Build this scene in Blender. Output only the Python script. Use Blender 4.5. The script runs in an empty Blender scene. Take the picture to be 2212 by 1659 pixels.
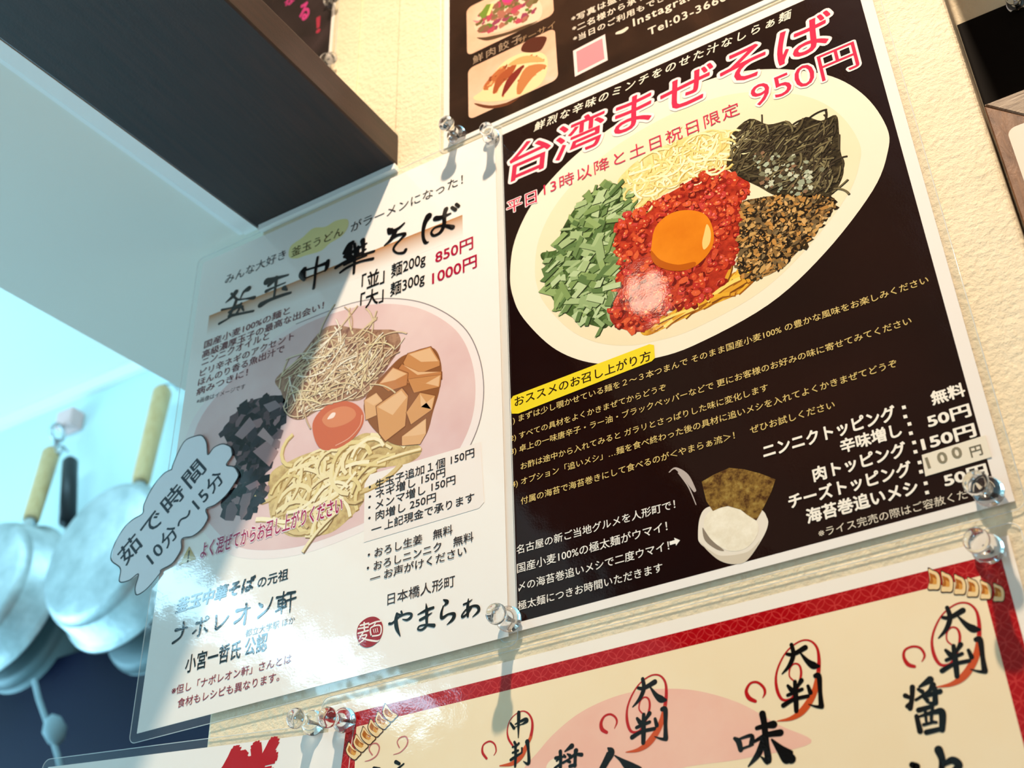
import bpy, bmesh, math, random
from mathutils import Vector, Matrix
random.seed(7)
SC = bpy.context.scene
COL = SC.collection
# ------------------------------------------------------------------ camera
PW, PH, FPX = 2212.0, 1659.0, 2766.0176
CAM = Vector((0.46119, -0.43909, -0.21629))
RX = Vector((0.862396, 0.505502, -0.027217))
RD = Vector((-0.304857, 0.475667, -0.825108))
RF = Vector((-0.404147, 0.719867, 0.564319))
cd = bpy.data.cameras.new('camera'); cam = bpy.data.objects.new('camera', cd); COL.objects.link(cam)
cd.sensor_width = 36.0; cd.sensor_fit = 'HORIZONTAL'; cd.lens = FPX / PW * 36.0
cd.clip_start = 0.01; cd.clip_end = 50
m = Matrix((RX, -RD, -RF)).transposed().to_4x4(); m.translation = CAM; cam.matrix_world = m
cd.dof.use_dof = True; cd.dof.focus_distance = 0.575; cd.dof.aperture_fstop = 14.0
SC.camera = cam
# ------------------------------------------------------------------ world, lights, exposure
SC.view_settings.view_transform = 'Standard'; SC.view_settings.look = 'None'
SC.view_settings.gamma = 1.0; SC.view_settings.use_curve_mapping = False
SC.view_settings.exposure = 0.12
w = bpy.data.worlds.new('world'); SC.world = w; w.use_nodes = True
bg = w.node_tree.nodes['Background']; bg.inputs[0].default_value = (1.0, 0.84, 0.74, 1); bg.inputs[1].default_value = 0.30
def lamp(name, kind, loc, energy, col, target=None, **kw):
    d = bpy.data.lights.new(name, kind); d.energy = energy; d.color = col
    for k, v in kw.items(): setattr(d, k, v)
    o = bpy.data.objects.new(name, d); COL.objects.link(o); o.location = loc
    if target is not None:
        o.rotation_euler = (Vector(target) - Vector(loc)).to_track_quat('-Z', 'Y').to_euler()
    return o
WARM = (1.0, 0.79, 0.58); COOL = (0.42, 0.79, 1.0)
lamp('dining_spotlight', 'SPOT', (0.43, -0.47, 1.02), 74, WARM, (0.27, 0, -0.20), spot_size=math.radians(80), spot_blend=1.0, shadow_soft_size=0.018)
lamp('dining_downlight', 'SPOT', (0.062, -0.575, 0.628), 0.25, WARM, (0.288, 0, 0.15), spot_size=math.radians(60), spot_blend=1.0, shadow_soft_size=0.022)
lamp('kitchen_tube', 'AREA', (-1.22, -1.55, 0.875), 9, COOL, (-1.22, -1.55, 0), shape='RECTANGLE', size=0.16, size_y=1.1)
lamp('pot_fill', 'AREA', (-0.72, 0.12, 0.885), 4, COOL, (-0.80, 0.35, 0.2), shape='RECTANGLE', size=0.7, size_y=0.25)  # unseen fill added near the back wall to brighten the saucepans
lamp('kitchen_cool_fill', 'AREA', (-1.79, -0.02, 0.08), 28, COOL, (0.0, -0.02, 0.08), shape='RECTANGLE', size=1.2, size_y=0.9)  # added cool fill for soffit and posters, standing in for kitchen daylight
lamp('ceiling_fill', 'SPOT', (-0.55, -1.85, 0.15), 28, COOL, (-0.6, -1.6, 0.95), spot_size=math.radians(95), spot_blend=0.8, shadow_soft_size=0.05)  # added unseen spot, brightens the ceiling mirrored in the dark poster

# ------------------------------------------------------------------ helpers
def at(px, py, y=0.0):
    d = RX * ((px - PW / 2) / FPX) + RD * ((py - PH / 2) / FPX) + RF
    return CAM + d * ((y - CAM.y) / d.y)
def atz(px, py, z):
    d = RX * ((px - PW / 2) / FPX) + RD * ((py - PH / 2) / FPX) + RF
    return CAM + d * ((z - CAM.z) / d.z)
def lin(c):
    return c / 12.92 if c <= 0.04045 else ((c + 0.055) / 1.055) ** 2.4
def rgb(h):
    if isinstance(h, str):
        h = tuple(int(h[i:i + 2], 16) for i in (0, 2, 4))
    return tuple(lin(c / 255.0) for c in h)
MATS = {}
class NT:
    def __init__(s, name):
        s.m = bpy.data.materials.new(name); s.m.use_nodes = True; s.t = s.m.node_tree; s.n = s.t.nodes
        s.b = s.n['Principled BSDF']
    def add(s, typ, **kw):
        n = s.n.new(typ)
        for k, v in kw.items():
            if k.startswith('i_'):
                n.inputs[k[2:].replace('_', ' ')].default_value = v
            else: setattr(n, k, v)
        return n
    def ln(s, a, b): s.t.links.new(a, b)
    def pos(s, sc=(1, 1, 1), rot=(0, 0, 0)):
        g = s.add('ShaderNodeNewGeometry'); mp = s.add('ShaderNodeMapping')
        mp.inputs['Scale'].default_value = sc; mp.inputs['Rotation'].default_value = rot
        s.ln(g.outputs['Position'], mp.inputs['Vector']); return mp.outputs['Vector']
    def noise(s, scale, detail=3, rough=0.55, sc=(1, 1, 1), rot=(0, 0, 0), dist=0.0):
        n = s.add('ShaderNodeTexNoise'); n.inputs['Scale'].default_value = scale; n.inputs['Detail'].default_value = detail
        n.inputs['Roughness'].default_value = rough; n.inputs['Distortion'].default_value = dist
        s.ln(s.pos(sc, rot), n.inputs['Vector']); return n.outputs['Fac']
    def ramp(s, fac, stops):
        r = s.add('ShaderNodeValToRGB'); e = r.color_ramp.elements
        while len(e) < len(stops): e.new(0.5)
        for el, (p, c) in zip(e, stops): el.position = p; el.color = (*c, 1)
        s.ln(fac, r.inputs[0]); return r.outputs[0]
    def bump(s, h, strength, dist, inp='Normal'):
        b = s.add('ShaderNodeBump'); b.inputs['Strength'].default_value = strength; b.inputs['Distance'].default_value = dist
        s.ln(h, b.inputs['Height']); s.ln(b.outputs[0], s.b.inputs[inp]); return b
def gloss(t, rough=0.06):
    """clear laminating film over the ink"""
    b = t.b; b.inputs['Roughness'].default_value = 0.6; b.inputs['Specular IOR Level'].default_value = 0.0
    b.inputs['Coat Weight'].default_value = 1.0; b.inputs['Coat Roughness'].default_value = rough; b.inputs['Coat IOR'].default_value = 1.5
    h1 = t.noise(38, 2, 0.5); h2 = t.noise(900, 2, 0.6)
    a = t.add('ShaderNodeMath', operation='MULTIPLY_ADD'); a.inputs[1].default_value = 0.05
    t.ln(h2, a.inputs[0]); t.ln(h1, a.inputs[2])
    t.bump(a.outputs[0], 0.35, 0.0008, 'Coat Normal')
def ink(h):
    k = ('ink', h)
    if k not in MATS:
        t = NT('ink_%s' % (h if isinstance(h, str) else '%02x%02x%02x' % h)); t.b.inputs['Base Color'].default_value = (*rgb(h), 1); gloss(t); MATS[k] = t.m
    return MATS[k]
def plain(name, h, rough=0.6, metal=0.0, spec=0.5, bump=None):
    if name not in MATS:
        t = NT(name); t.b.inputs['Base Color'].default_value = (*rgb(h), 1); t.b.inputs['Roughness'].default_value = rough
        t.b.inputs['Metallic'].default_value = metal; t.b.inputs['Specular IOR Level'].default_value = spec
        if bump: t.bump(t.noise(bump[0], 4), bump[1], bump[2])
        MATS[name] = t.m
    return MATS[name]
def photo(name, stops, scale, detail=4, sc=(1, 1, 1), rot=(0, 0, 0), dist=0.0):
    """printed photograph texture: speckled ink colours"""
    if name not in MATS:
        t = NT(name); f = t.noise(scale, detail, 0.65, sc, rot, dist)
        t.ln(t.ramp(f, [(p, rgb(c)) for p, c in stops]), t.b.inputs['Base Color']); gloss(t); MATS[name] = t.m
    return MATS[name]
def inkcol():
    if 'inkcol' not in MATS:
        t = NT('ink_pieces'); a = t.add('ShaderNodeAttribute', attribute_name='Col')
        t.ln(a.outputs['Color'], t.b.inputs['Base Color']); gloss(t); MATS['inkcol'] = t.m
    return MATS['inkcol']
def link(name, verts, faces, mat, parent=None, smooth=False, cols=None, kind=None):
    """one mesh object; verts are world coordinates"""
    off = parent.location if parent is not None else Vector((0, 0, 0))
    pp = parent.parent if parent is not None else None
    if pp is not None: off = off + pp.location
    me = bpy.data.meshes.new(name)
    me.from_pydata([tuple(Vector(v) - off) for v in verts], [], faces)
    if mat is not None: me.materials.append(mat)
    if cols is not None:
        ca = me.color_attributes.new('Col', 'FLOAT_COLOR', 'POINT')
        for i, c in enumerate(cols): ca.data[i].color = (*c, 1)
    if smooth:
        for p in me.polygons: p.use_smooth = True
    me.update()
    o = bpy.data.objects.new(name, me); COL.objects.link(o)
    if parent is not None: o.parent = parent
    if kind: o['kind'] = kind
    return o
def thing(name, label, cat, loc, group=None):
    o = bpy.data.objects.new(name, None); COL.objects.link(o); o.location = loc; o.empty_display_size = 0.01
    o['label'] = label; o['category'] = cat
    if group: o['group'] = group
    return o
def tag(o, label, cat, group=None):
    o['label'] = label; o['category'] = cat
    if group: o['group'] = group
    return o
def struct(o): o['kind'] = 'structure'; return o
def box(x0, x1, y0, y1, z0, z1):
    v = [(x, y, z) for x in (x0, x1) for y in (y0, y1) for z in (z0, z1)]
    return v, [(0, 1, 3, 2), (4, 6, 7, 5), (0, 4, 5, 1), (2, 3, 7, 6), (0, 2, 6, 4), (1, 5, 7, 3)]
def slab(pts, y0, y1):
    """prism from wall polygon pts [(x,z)] between y0 (front) and y1 (back)"""
    n = len(pts)
    v = [(x, y0, z) for x, z in pts] + [(x, y1, z) for x, z in pts]
    f = [tuple(range(n)), tuple(range(2 * n - 1, n - 1, -1))] + [(i, i + n, (i + 1) % n + n, (i + 1) % n) for i in range(n)]
    return v, f
def prism(top, bot):
    """closed prism between two equal loops of 3-D points"""
    n = len(top)
    return list(top) + list(bot), [tuple(range(n)), tuple(range(2 * n - 1, n - 1, -1))] + [(i, i + n, (i + 1) % n + n, (i + 1) % n) for i in range(n)]
def lathe(prof, p0, axis, n=28):
    """revolve [(r, h)] about axis from p0"""
    axis = Vector(axis).normalized(); u = axis.orthogonal().normalized(); v = axis.cross(u)
    vs, fs = [], []
    for r, h in prof:
        for i in range(n):
            a = 2 * math.pi * i / n; vs.append(Vector(p0) + axis * h + (u * math.cos(a) + v * math.sin(a)) * max(r, 1e-5))
    for k in range(len(prof) - 1):
        for i in range(n):
            j = (i + 1) % n; fs.append((k * n + i, k * n + j, (k + 1) * n + j, (k + 1) * n + i))
    fs.append(tuple(range(n - 1, -1, -1))); fs.append(tuple((len(prof) - 1) * n + i for i in range(n)))
    return vs, fs
def tube(pts, r, n=10):
    vs, fs = [], []
    pts = [Vector(p) for p in pts]
    for k, p in enumerate(pts):
        d = (pts[min(k + 1, len(pts) - 1)] - pts[max(k - 1, 0)]).normalized(); u = d.cross(Vector((0.3, 0.5, 0.81))).normalized(); v = d.cross(u)
        rr = r[k] if isinstance(r, (list, tuple)) else r
        for i in range(n):
            a = 2 * math.pi * i / n; vs.append(p + (u * math.cos(a) + v * math.sin(a)) * rr)
    for k in range(len(pts) - 1):
        for i in range(n):
            j = (i + 1) % n; fs.append((k * n + i, k * n + j, (k + 1) * n + j, (k + 1) * n + i))
    fs.append(tuple(range(n - 1, -1, -1))); fs.append(tuple((len(pts) - 1) * n + i for i in range(n)))
    return vs, fs
def rrect(x0, x1, z0, z1, r, n=6):
    o = []
    for cx, cz, a0 in ((x1 - r, z1 - r, 0), (x0 + r, z1 - r, 90), (x0 + r, z0 + r, 180), (x1 - r, z0 + r, 270)):
        for i in range(n + 1):
            a = math.radians(a0 + 90 * i / n); o.append((cx + r * math.cos(a), cz + r * math.sin(a)))
    return o
def spline(pts, closed=True, sub=6):
    n = len(pts); out = []
    rng = range(n) if closed else range(n - 1)
    for i in rng:
        g = (lambda k: pts[k % n]) if closed else (lambda k: pts[max(0, min(n - 1, k))])
        p0, p1, p2, p3 = g(i - 1), g(i), g(i + 1), g(i + 2)
        for s in range(sub):
            t = s / sub
            out.append(tuple(0.5 * (2 * b + (c - a) * t + (2 * a - 5 * b + 4 * c - d) * t * t + (3 * b - a - 3 * c + d) * t ** 3) for a, b, c, d in zip(p0, p1, p2, p3)))
    if not closed: out.append(tuple(pts[-1]))
    return out
def Z(x0, y0, s):
    """coordinates measured in an enlarged view -> photograph frame"""
    return lambda pts: [(x0 + p[0] * s, y0 + p[1] * s) + tuple(q * s for q in p[2:]) for p in pts]
# a flat sheet on the wall: its face lies at y = face; ink layers step off it by microns
class Sheet:
    STEP = 2.0e-5
    def __init__(s, root, face): s.root = root; s.face = face
    def y(s, k): return s.face - 1.0e-5 - k * s.STEP
    def wall(s, p): q = at(p[0], p[1], s.face); return (q.x, q.z)
    def poly(s, name, pts, mat, k, smooth=True, parent=None, sub=6, wall=False):
        P = [p[:2] for p in pts]
        if smooth: P = spline(P, True, sub)
        if not wall: P = [s.wall(p) for p in P]
        return link(name, [(x, s.y(k), z) for x, z in P], [tuple(range(len(P)))], mat, parent or s.root)
    def strokes(s, name, sts, mat, k, parent=None, closed=False, wscale=1.0):
        V, F = [], []
        for si, st in enumerate(sts):
            y0 = s.y(k) - si * 1.5e-6
            q = spline(st, closed, 6)
            W = [s.wall(p) for p in q]; R = [p[2] * wscale * 0.5 / 4150.0 for p in q]
            b = len(V); n = len(W)
            for i in range(n):
                a = W[max(i - 1, 0)]; c = W[min(i + 1, n - 1)]
                dx, dz = c[0] - a[0], c[1] - a[1]; L = math.hypot(dx, dz) or 1e-9
                nx, nz = -dz / L * R[i], dx / L * R[i]; y = y0 - 1.0e-6 * i / n
                V += [(W[i][0] + nx, y, W[i][1] + nz), (W[i][0] - nx, y, W[i][1] - nz)]
            for i in range(n - 1): F.append((b + 2 * i, b + 2 * i + 1, b + 2 * i + 3, b + 2 * i + 2))
            for i in (0, n - 1):
                e = len(V); y = y0 - 1.3e-6
                for j in range(10):
                    a = 2 * math.pi * j / 10; V.append((W[i][0] + R[i] * math.cos(a), y, W[i][1] + R[i] * math.sin(a)))
                F.append(tuple(range(e, e + 10)))
        return link(name, V, F, mat, parent or s.root)
    def pieces(s, name, polys, k, parent=None, span=3.0):
        """many small flat flecks of printed colour, stacked within a few microns"""
        V, F, C = [], [], []; n = len(polys); lev = []; cir = []; base = 0; top = -1; g0 = 0; s0 = 0
        for i, item in enumerate(polys):
            P, c = item[:2]; g = item[2] if len(item) > 2 else 0
            if g != g0: g0 = g; base = top + 1; s0 = i
            mx = sum(p[0] for p in P) / len(P); mz = sum(p[1] for p in P) / len(P); r = max(math.hypot(p[0] - mx, p[1] - mz) for p in P)
            if n <= 40: l = i
            else:
                used = {lev[q] for q in range(s0, i) if math.hypot(cir[q][0] - mx, cir[q][1] - mz) < cir[q][2] + r}; l = base
                while l in used: l += 1
            top = max(top, l)
            lev.append(l); cir.append((mx, mz, r)); y = s.y(k) - l * 1.0e-6; b = len(V)
            V += [(x, y, z) for x, z in P]; C += [c] * len(P); F.append(tuple(range(b, b + len(P))))
        return link(name, V, F, inkcol(), parent or s.root, cols=C)
TXT = []
def txt(sheet, body, p1, p2, col, k=8, h=None, bold=0.0, shear=0.0, space=1.0, halo=None, name='lettering', mid=False, snap=True, label=None, matte=False):
    TXT.append(dict(sheet=sheet, body=body, p1=p1, p2=p2, col=col, k=k, h=h, bold=bold, shear=shear, space=space, halo=halo, name=name, mid=mid, snap=snap, matte=matte))
def inside(p, poly):
    x, z = p; r = False; n = len(poly)
    for i in range(n):
        (x1, z1), (x2, z2) = poly[i], poly[i - 1]
        if (z1 > z) != (z2 > z) and x < (x2 - x1) * (z - z1) / (z2 - z1) + x1: r = not r
    return r
def sample(poly, n, rnd):
    xs = [p[0] for p in poly]; zs = [p[1] for p in poly]; o = []
    while len(o) < n:
        p = (rnd.uniform(min(xs), max(xs)), rnd.uniform(min(zs), max(zs)))
        if inside(p, poly): o.append(p)
    return o
def blob(p, r, rnd, n=7, asp=1.0, ang=None, jit=0.35):
    a0 = rnd.uniform(0, 6.28) if ang is None else ang; o = []
    for i in range(n):
        a = 2 * math.pi * i / n; rr = r * (1 + rnd.uniform(-jit, jit))
        x, z = rr * math.cos(a) * asp, rr * math.sin(a)
        o.append((p[0] + x * math.cos(a0) - z * math.sin(a0), p[1] + x * math.sin(a0) + z * math.cos(a0)))
    return o
def strip(pts, wd):
    """ribbon polygon around a polyline of wall points"""
    L, Rr = [], []
    for i, p in enumerate(pts):
        a = pts[max(i - 1, 0)]; c = pts[min(i + 1, len(pts) - 1)]; dx, dz = c[0] - a[0], c[1] - a[1]; l = math.hypot(dx, dz) or 1e-9
        L.append((p[0] - dz / l * wd, p[1] + dx / l * wd)); Rr.append((p[0] + dz / l * wd, p[1] - dx / l * wd))
    return L + Rr[::-1]
def strands(poly, n, ln, wd, cols, rnd, ang=None, curl=0.8, edge=None, groups=1):
    o = []
    for g in range(groups):
        A, B = [], []
        for p in sample(poly, n // groups, rnd):
            a = rnd.uniform(0, 6.28) if ang is None else rnd.gauss(*ang); q = [p]; da = rnd.uniform(-curl, curl)
            for _ in range(6):
                a += da / 3; q.append((q[-1][0] + math.cos(a) * ln / 6, q[-1][1] + math.sin(a) * ln / 6))
            if not inside(q[-1], poly) and rnd.random() < 0.9: continue
            wd_ = wd * rnd.uniform(0.7, 1.2)
            if edge: A.append((strip([(x + wd * 0.5, z - wd * 0.7) for x, z in q], wd_ * 1.1), rgb(rnd.choice(edge)), 2 * g + 1))
            B.append((strip(q, wd_), rgb(rnd.choice(cols)), 2 * g + 2))
        o += A + B
    return o

# ------------------------------------------------------------------ structure materials
def wall_mat():
    t = NT('cream_wallpaper'); f = t.noise(14, 3)
    t.ln(t.ramp(f, [(0.3, rgb('e6d6b4')), (0.7, rgb('eee0c2'))]), t.b.inputs['Base Color']); t.b.inputs['Roughness'].default_value = 0.75
    h = t.noise(330, 4, 0.6); h2 = t.noise(60, 2)
    a = t.add('ShaderNodeMath', operation='MULTIPLY_ADD'); a.inputs[1].default_value = 0.8; t.ln(h2, a.inputs[0]); t.ln(h, a.inputs[2])
    t.bump(a.outputs[0], 0.75, 0.0011); return t.m
M_WALL = wall_mat()
M_PALE = plain('pale_kitchen_paint', 'cfe4e6', 0.55)
M_CEIL = plain('kitchen_ceiling_paint', 'e6e4da', 0.6)
M_TRIMW = plain('white_trim_paint', 'f0f2f0', 0.4)
M_NAVY = plain('shaded_navy_panel', '070b26', 0.5, 0.0, 0.15)  # backsplash shade is put into this navy colour
def wood_dark():
    t = NT('dark_stained_shelf'); f = t.noise(60, 4, 0.6, (6, 0.4, 6))
    t.ln(t.ramp(f, [(0.3, rgb('1e100d')), (0.7, rgb('331c16'))]), t.b.inputs['Base Color']); t.b.inputs['Roughness'].default_value = 0.5
    t.b.inputs['Specular IOR Level'].default_value = 0.6; t.bump(t.noise(700, 3), 0.15, 0.0004); return t.m
M_SHELF = wood_dark()
def film():
    t = NT('clear_film'); n = t.n; n.remove(t.b)
    tr = t.add('ShaderNodeBsdfTransparent'); tr.inputs[0].default_value = (0.97, 0.98, 0.98, 1)
    gl = t.add('ShaderNodeBsdfGlossy'); gl.inputs['Roughness'].default_value = 0.1
    df = t.add('ShaderNodeBsdfDiffuse'); df.inputs[0].default_value = (0.9, 0.92, 0.92, 1)
    lw0 = t.add('ShaderNodeLayerWeight'); lw0.inputs[0].default_value = 0.5; lp = t.add('ShaderNodeMath', operation='POWER'); lp.inputs[1].default_value = 5.0; t.ln(lw0.outputs['Facing'], lp.inputs[0]); lw = t.add('ShaderNodeMath', operation='MULTIPLY_ADD'); lw.inputs[1].default_value = 0.92; lw.inputs[2].default_value = 0.05; t.ln(lp.outputs[0], lw.inputs[0])
    mx0 = t.add('ShaderNodeMixShader'); mx0.inputs[0].default_value = 0.04; t.ln(tr.outputs[0], mx0.inputs[1]); t.ln(df.outputs[0], mx0.inputs[2])
    mx = t.add('ShaderNodeMixShader'); t.ln(lw.outputs[0], mx.inputs[0]); t.ln(mx0.outputs[0], mx.inputs[1]); t.ln(gl.outputs[0], mx.inputs[2])
    b = t.add('ShaderNodeBump'); b.inputs['Strength'].default_value = 0.5; b.inputs['Distance'].default_value = 0.001
    t.ln(t.noise(45, 2), b.inputs['Height']); t.ln(b.outputs[0], gl.inputs['Normal'])
    t.ln(mx.outputs[0], n['Material Output'].inputs[0]); return t.m
M_FILM = film()
def edge_mat():
    t = NT('film_edge'); t.b.inputs['Base Color'].default_value = (0.8, 0.85, 0.85, 1); t.b.inputs['Roughness'].default_value = 0.15; t.b.inputs['Alpha'].default_value = 0.5; return t.m
M_EDGE = edge_mat()

# ------------------------------------------------------------------ the room
ZS = 0.3058
PXR = 0.4486            # right end of the poster wall
v, f = slab([(0.0440, -0.6), (PXR, -0.6), (PXR, 1.3), (0.1400, 1.3), (0.1400, ZS - 0.0005), (0.0440, ZS - 0.0005)], 0.0, 0.032)
o = struct(link('wall_front', v, f, M_WALL)); bv = o.modifiers.new('b', 'BEVEL'); bv.width = 0.002; bv.segments = 3; bv.limit_method = 'ANGLE'
v, f = box(-0.115, 0.1396, 0.0022, 0.032, ZS + 0.0245, 1.3); struct(link('wall_upper', v, f, M_WALL))
v, f = box(0.1078, 0.1092, 0.0008, 0.0022, ZS + 0.0245, 1.3); struct(link('trim_1', v, f, M_WALL))
v, f = box(PXR - 0.06, 1.2, 0.034, 0.06, -0.6, 1.3); struct(link('wall_right', v, f, M_WALL))
v, f = box(PXR + 0.0006, 1.2, -0.06, 0.033, 0.36, 1.3); struct(link('alcove_shade_block', v, f, M_WALL))  # unseen block added above the view to shade the alcove
# kitchen beyond the opening
YB = 0.65
a = at(0, 920, YB); b_ = at(285, 785, YB); ZC = (a.z + b_.z) / 2
v, f = box(-1.8, 0.30, YB, YB + 0.05, -0.6, ZC + 0.1); struct(link('wall_back', v, f, M_PALE))
v, f = box(-1.8, 0.30, -2.6, YB, ZC, ZC + 0.04); struct(link('ceiling', v, f, M_CEIL))
v, f = box(-1.85, -1.8, -2.6, YB, -0.6, ZC); struct(link('wall_left', v, f, M_PALE))
v, f = box(-1.80, -0.12, -2.4, YB - 0.04, -0.62, -0.58); struct(link('floor', v, f, M_PALE))
v, f = box(-1.85, 0.02, -2.66, -2.6, -0.6, ZC); struct(link('wall_near', v, f, M_PALE))
v, f = box(-1.79, 0.04, YB - 0.012, YB - 0.0005, ZC - 0.022, ZC - 0.0005); struct(link('trim_2', v, f, M_TRIMW))
# lintel soffit between kitchen and counter
def zray(px, py): q = atz(px, py, ZS); return Vector((q.x, q.y, 0))
A0, A1 = zray(0, 630), zray(360, 830); da = (A1 - A0).normalized()
S0, S1 = zray(565, 500), zray(0, 85); ds = (S1 - S0).normalized()
E0, E1 = zray(860, 358), zray(490, 0); de = (E1 - E0).normalized()
far = lambda p, d, y: p + d * ((y - p.y) / d.y)
yN = -2.0
L = [far(S0, ds, yN), far(S0, ds, 0.0), Vector((0.0436, 0.0, 0)), Vector((0.0436, YB - 0.001, 0)), far(A0, da, YB - 0.001), far(A0, da, yN)]
v, f = prism([Vector((p.x, p.y, ZS + 0.003)) for p in L], [Vector((p.x, p.y, ZS + 0.022)) for p in L]); struct(link('ceiling_soffit', v, f, M_CEIL))
L2 = [Vector((-0.05, yN, 0)), Vector((-0.05, YB - 0.001, 0)), far(A0, da, YB - 0.001), far(A0, da, yN)]
v, f = prism([Vector((p.x, p.y, ZS + 0.0225)) for p in L2], [Vector((p.x, p.y, ZC - 0.001)) for p in L2]); struct(link('wall_lintel', v, f, M_CEIL))
# white moulding along the shelf, with its groove
def rail(off0, off1, z0, z1, name):
    nrm = Vector((-1, 0, 0)); P0 = far(S0, ds, yN); P1 = far(S0, ds, -0.0005)
    q = [P0 + nrm * off0, P1 + nrm * off0, P1 + nrm * off1, P0 + nrm * off1]
    v, f = prism([Vector((p.x, p.y, z0)) for p in q], [Vector((p.x, p.y, z1)) for p in q]); struct(link(name, v, f, M_TRIMW))
rail(0.0005, 0.0105, ZS + 0.0003, ZS + 0.0029, 'trim_3')
rail(0.0122, 0.0150, ZS + 0.0020, ZS + 0.0029, 'trim_4')
# the dark shelf board
q = [far(S0, ds, yN), far(S0, ds, -0.0008), far(E0, de, -0.0008), far(E0, de, yN)]
sh = thing('shelf_board', 'dark brown stained shelf board above the opening, its underside facing down', 'shelf', (0.09, -0.2, ZS))
v, f = prism([Vector((p.x, p.y, ZS)) for p in q], [Vector((p.x, p.y, ZS + 0.0245)) for p in q]); o = link('board', v, f, M_SHELF, sh)
bv = o.modifiers.new('b', 'BEVEL'); bv.width = 0.0012; bv.segments = 2
v, f = slab([(0.0445, ZS - 0.0045), (0.1445, ZS - 0.0045), (0.1445, ZS - 0.0004), (0.0445, ZS - 0.0004)], -0.004, -0.0004)
struct(link('trim_5', v, f, M_TRIMW))
# dark lower part of the kitchen back wall
v, f = box(-1.79, 0.04, YB - 0.035, YB - 0.0005, -0.59, 0.436); struct(link('wall_lower', v, f, M_NAVY))

# ------------------------------------------------------------------ laminated sheets
M_PAPER = ink('f1ece6')
def laminated(name, label, rect, face, margin, r=0.004, paper=None, tilt=0.0, cat='poster'):
    x0, x1, z0, z1 = rect; cx, cz = (x0 + x1) / 2, (z0 + z1) / 2
    root = thing(name, label, cat, (cx, face, z0))
    c, s_ = math.cos(tilt), math.sin(tilt)
    T = lambda p: (cx + (p[0] - cx) * c - (p[1] - cz) * s_, cz + (p[0] - cx) * s_ + (p[1] - cz) * c)
    v, f = slab([T(p) for p in ((x0, z0), (x1, z0), (x1, z1), (x0, z1))], face, face + 0.0003); link('paper', v, f, paper or M_PAPER, root)
    out = rrect(x0 - margin, x1 + margin, z0 - margin, z1 + margin, r, 6); n = len(out); inn = [(x1, z1), (x0, z1), (x0, z0), (x1, z0)]
    yf = face + 0.00012
    V = [(*T(p),) for p in out] + [(*T(p),) for p in inn]; V = [(p[0], yf, p[1]) for p in V]; F = []
    for i in range(n):
        j = (i + 1) % n; a, b = n + i // 7, n + j // 7
        F.append((i, j, a) if a == b else (i, j, b, a))
    fm = link('laminate_margin', V, F, M_FILM, root)
    ring = [Vector((*[T(p)[0]], yf, T(p)[1])) for p in out]; ring.append(ring[0])
    v, f = tube(ring, 0.00022, 6); link('laminate_edge', v, f, M_EDGE, fm, smooth=True)
    return Sheet(root, face), root, T

# ================================================================== white menu poster
WP, wroot, _ = laminated('noodle_menu_poster', 'white laminated menu poster with a pink bowl of noodles, half in the shelf shadow', (0.0, 0.210, 0.0, 0.297), -0.0019, 0.0045)
K1 = Z(400, 350, 0.3255); K2 = Z(400, 800, 0.3255)
DK = '14100f'; RD_ = 'ad1038'; MR = '6a2430'
txt(WP, 'みんな大好き', (486, 613), (616, 561), '3a3a40', bold=0.004)
WP.poly('yellow_highlight', K1([(690, 630), (700, 560), (780, 500), (850, 440), (930, 430), (1000, 390), (1075, 380), (1080, 430), (1040, 490), (960, 540), (900, 590), (800, 620), (740, 640)]), ink('ece2a0'), 2)
txt(WP, '釜玉うどん', (629, 556), (741, 508), '4a4226', bold=0.004)
txt(WP, 'がラーメンになった！', (758, 498), (1000, 402), '2c2826', bold=0.004)
def grad_bar():
    t = NT('brown_fade_print'); g = t.add('ShaderNodeAttribute', attribute_name='Col')
    t.ln(g.outputs['Color'], t.b.inputs['Base Color']); gloss(t)
    A, B, C_, D = [WP.wall(p) for p in ((452, 682), (999, 464), (1000, 512), (446, 726))]
    V, F, Cc = [], [], []; N = 10; top = rgb('b5793f'); bot = rgb('f1ece6')
    for i in range(N + 1):
        u = i / N; s = u ** 0.8; V += [(A[0] + (D[0] - A[0]) * u, WP.y(1), A[1] + (D[1] - A[1]) * u), (B[0] + (C_[0] - B[0]) * u, WP.y(1), B[1] + (C_[1] - B[1]) * u)]
        Cc += [tuple(a + (b - a) * s for a, b in zip(top, bot))] * 2
    for i in range(N): F.append((2 * i, 2 * i + 1, 2 * i + 3, 2 * i + 2))
    link('brown_bar', V, F, t.m, wroot, cols=Cc)
grad_bar()
G1 = Z(460, 430, 0.17483); G2 = Z(700, 420, 0.15371)
def brush(sheet, name, groups, mat, k=9, ws=1.0):
    sts = []
    for g, L_ in groups:
        for st in L_: sts.append(g(st))
    return sheet.strokes(name, sts, mat, k, wscale=ws)
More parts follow.
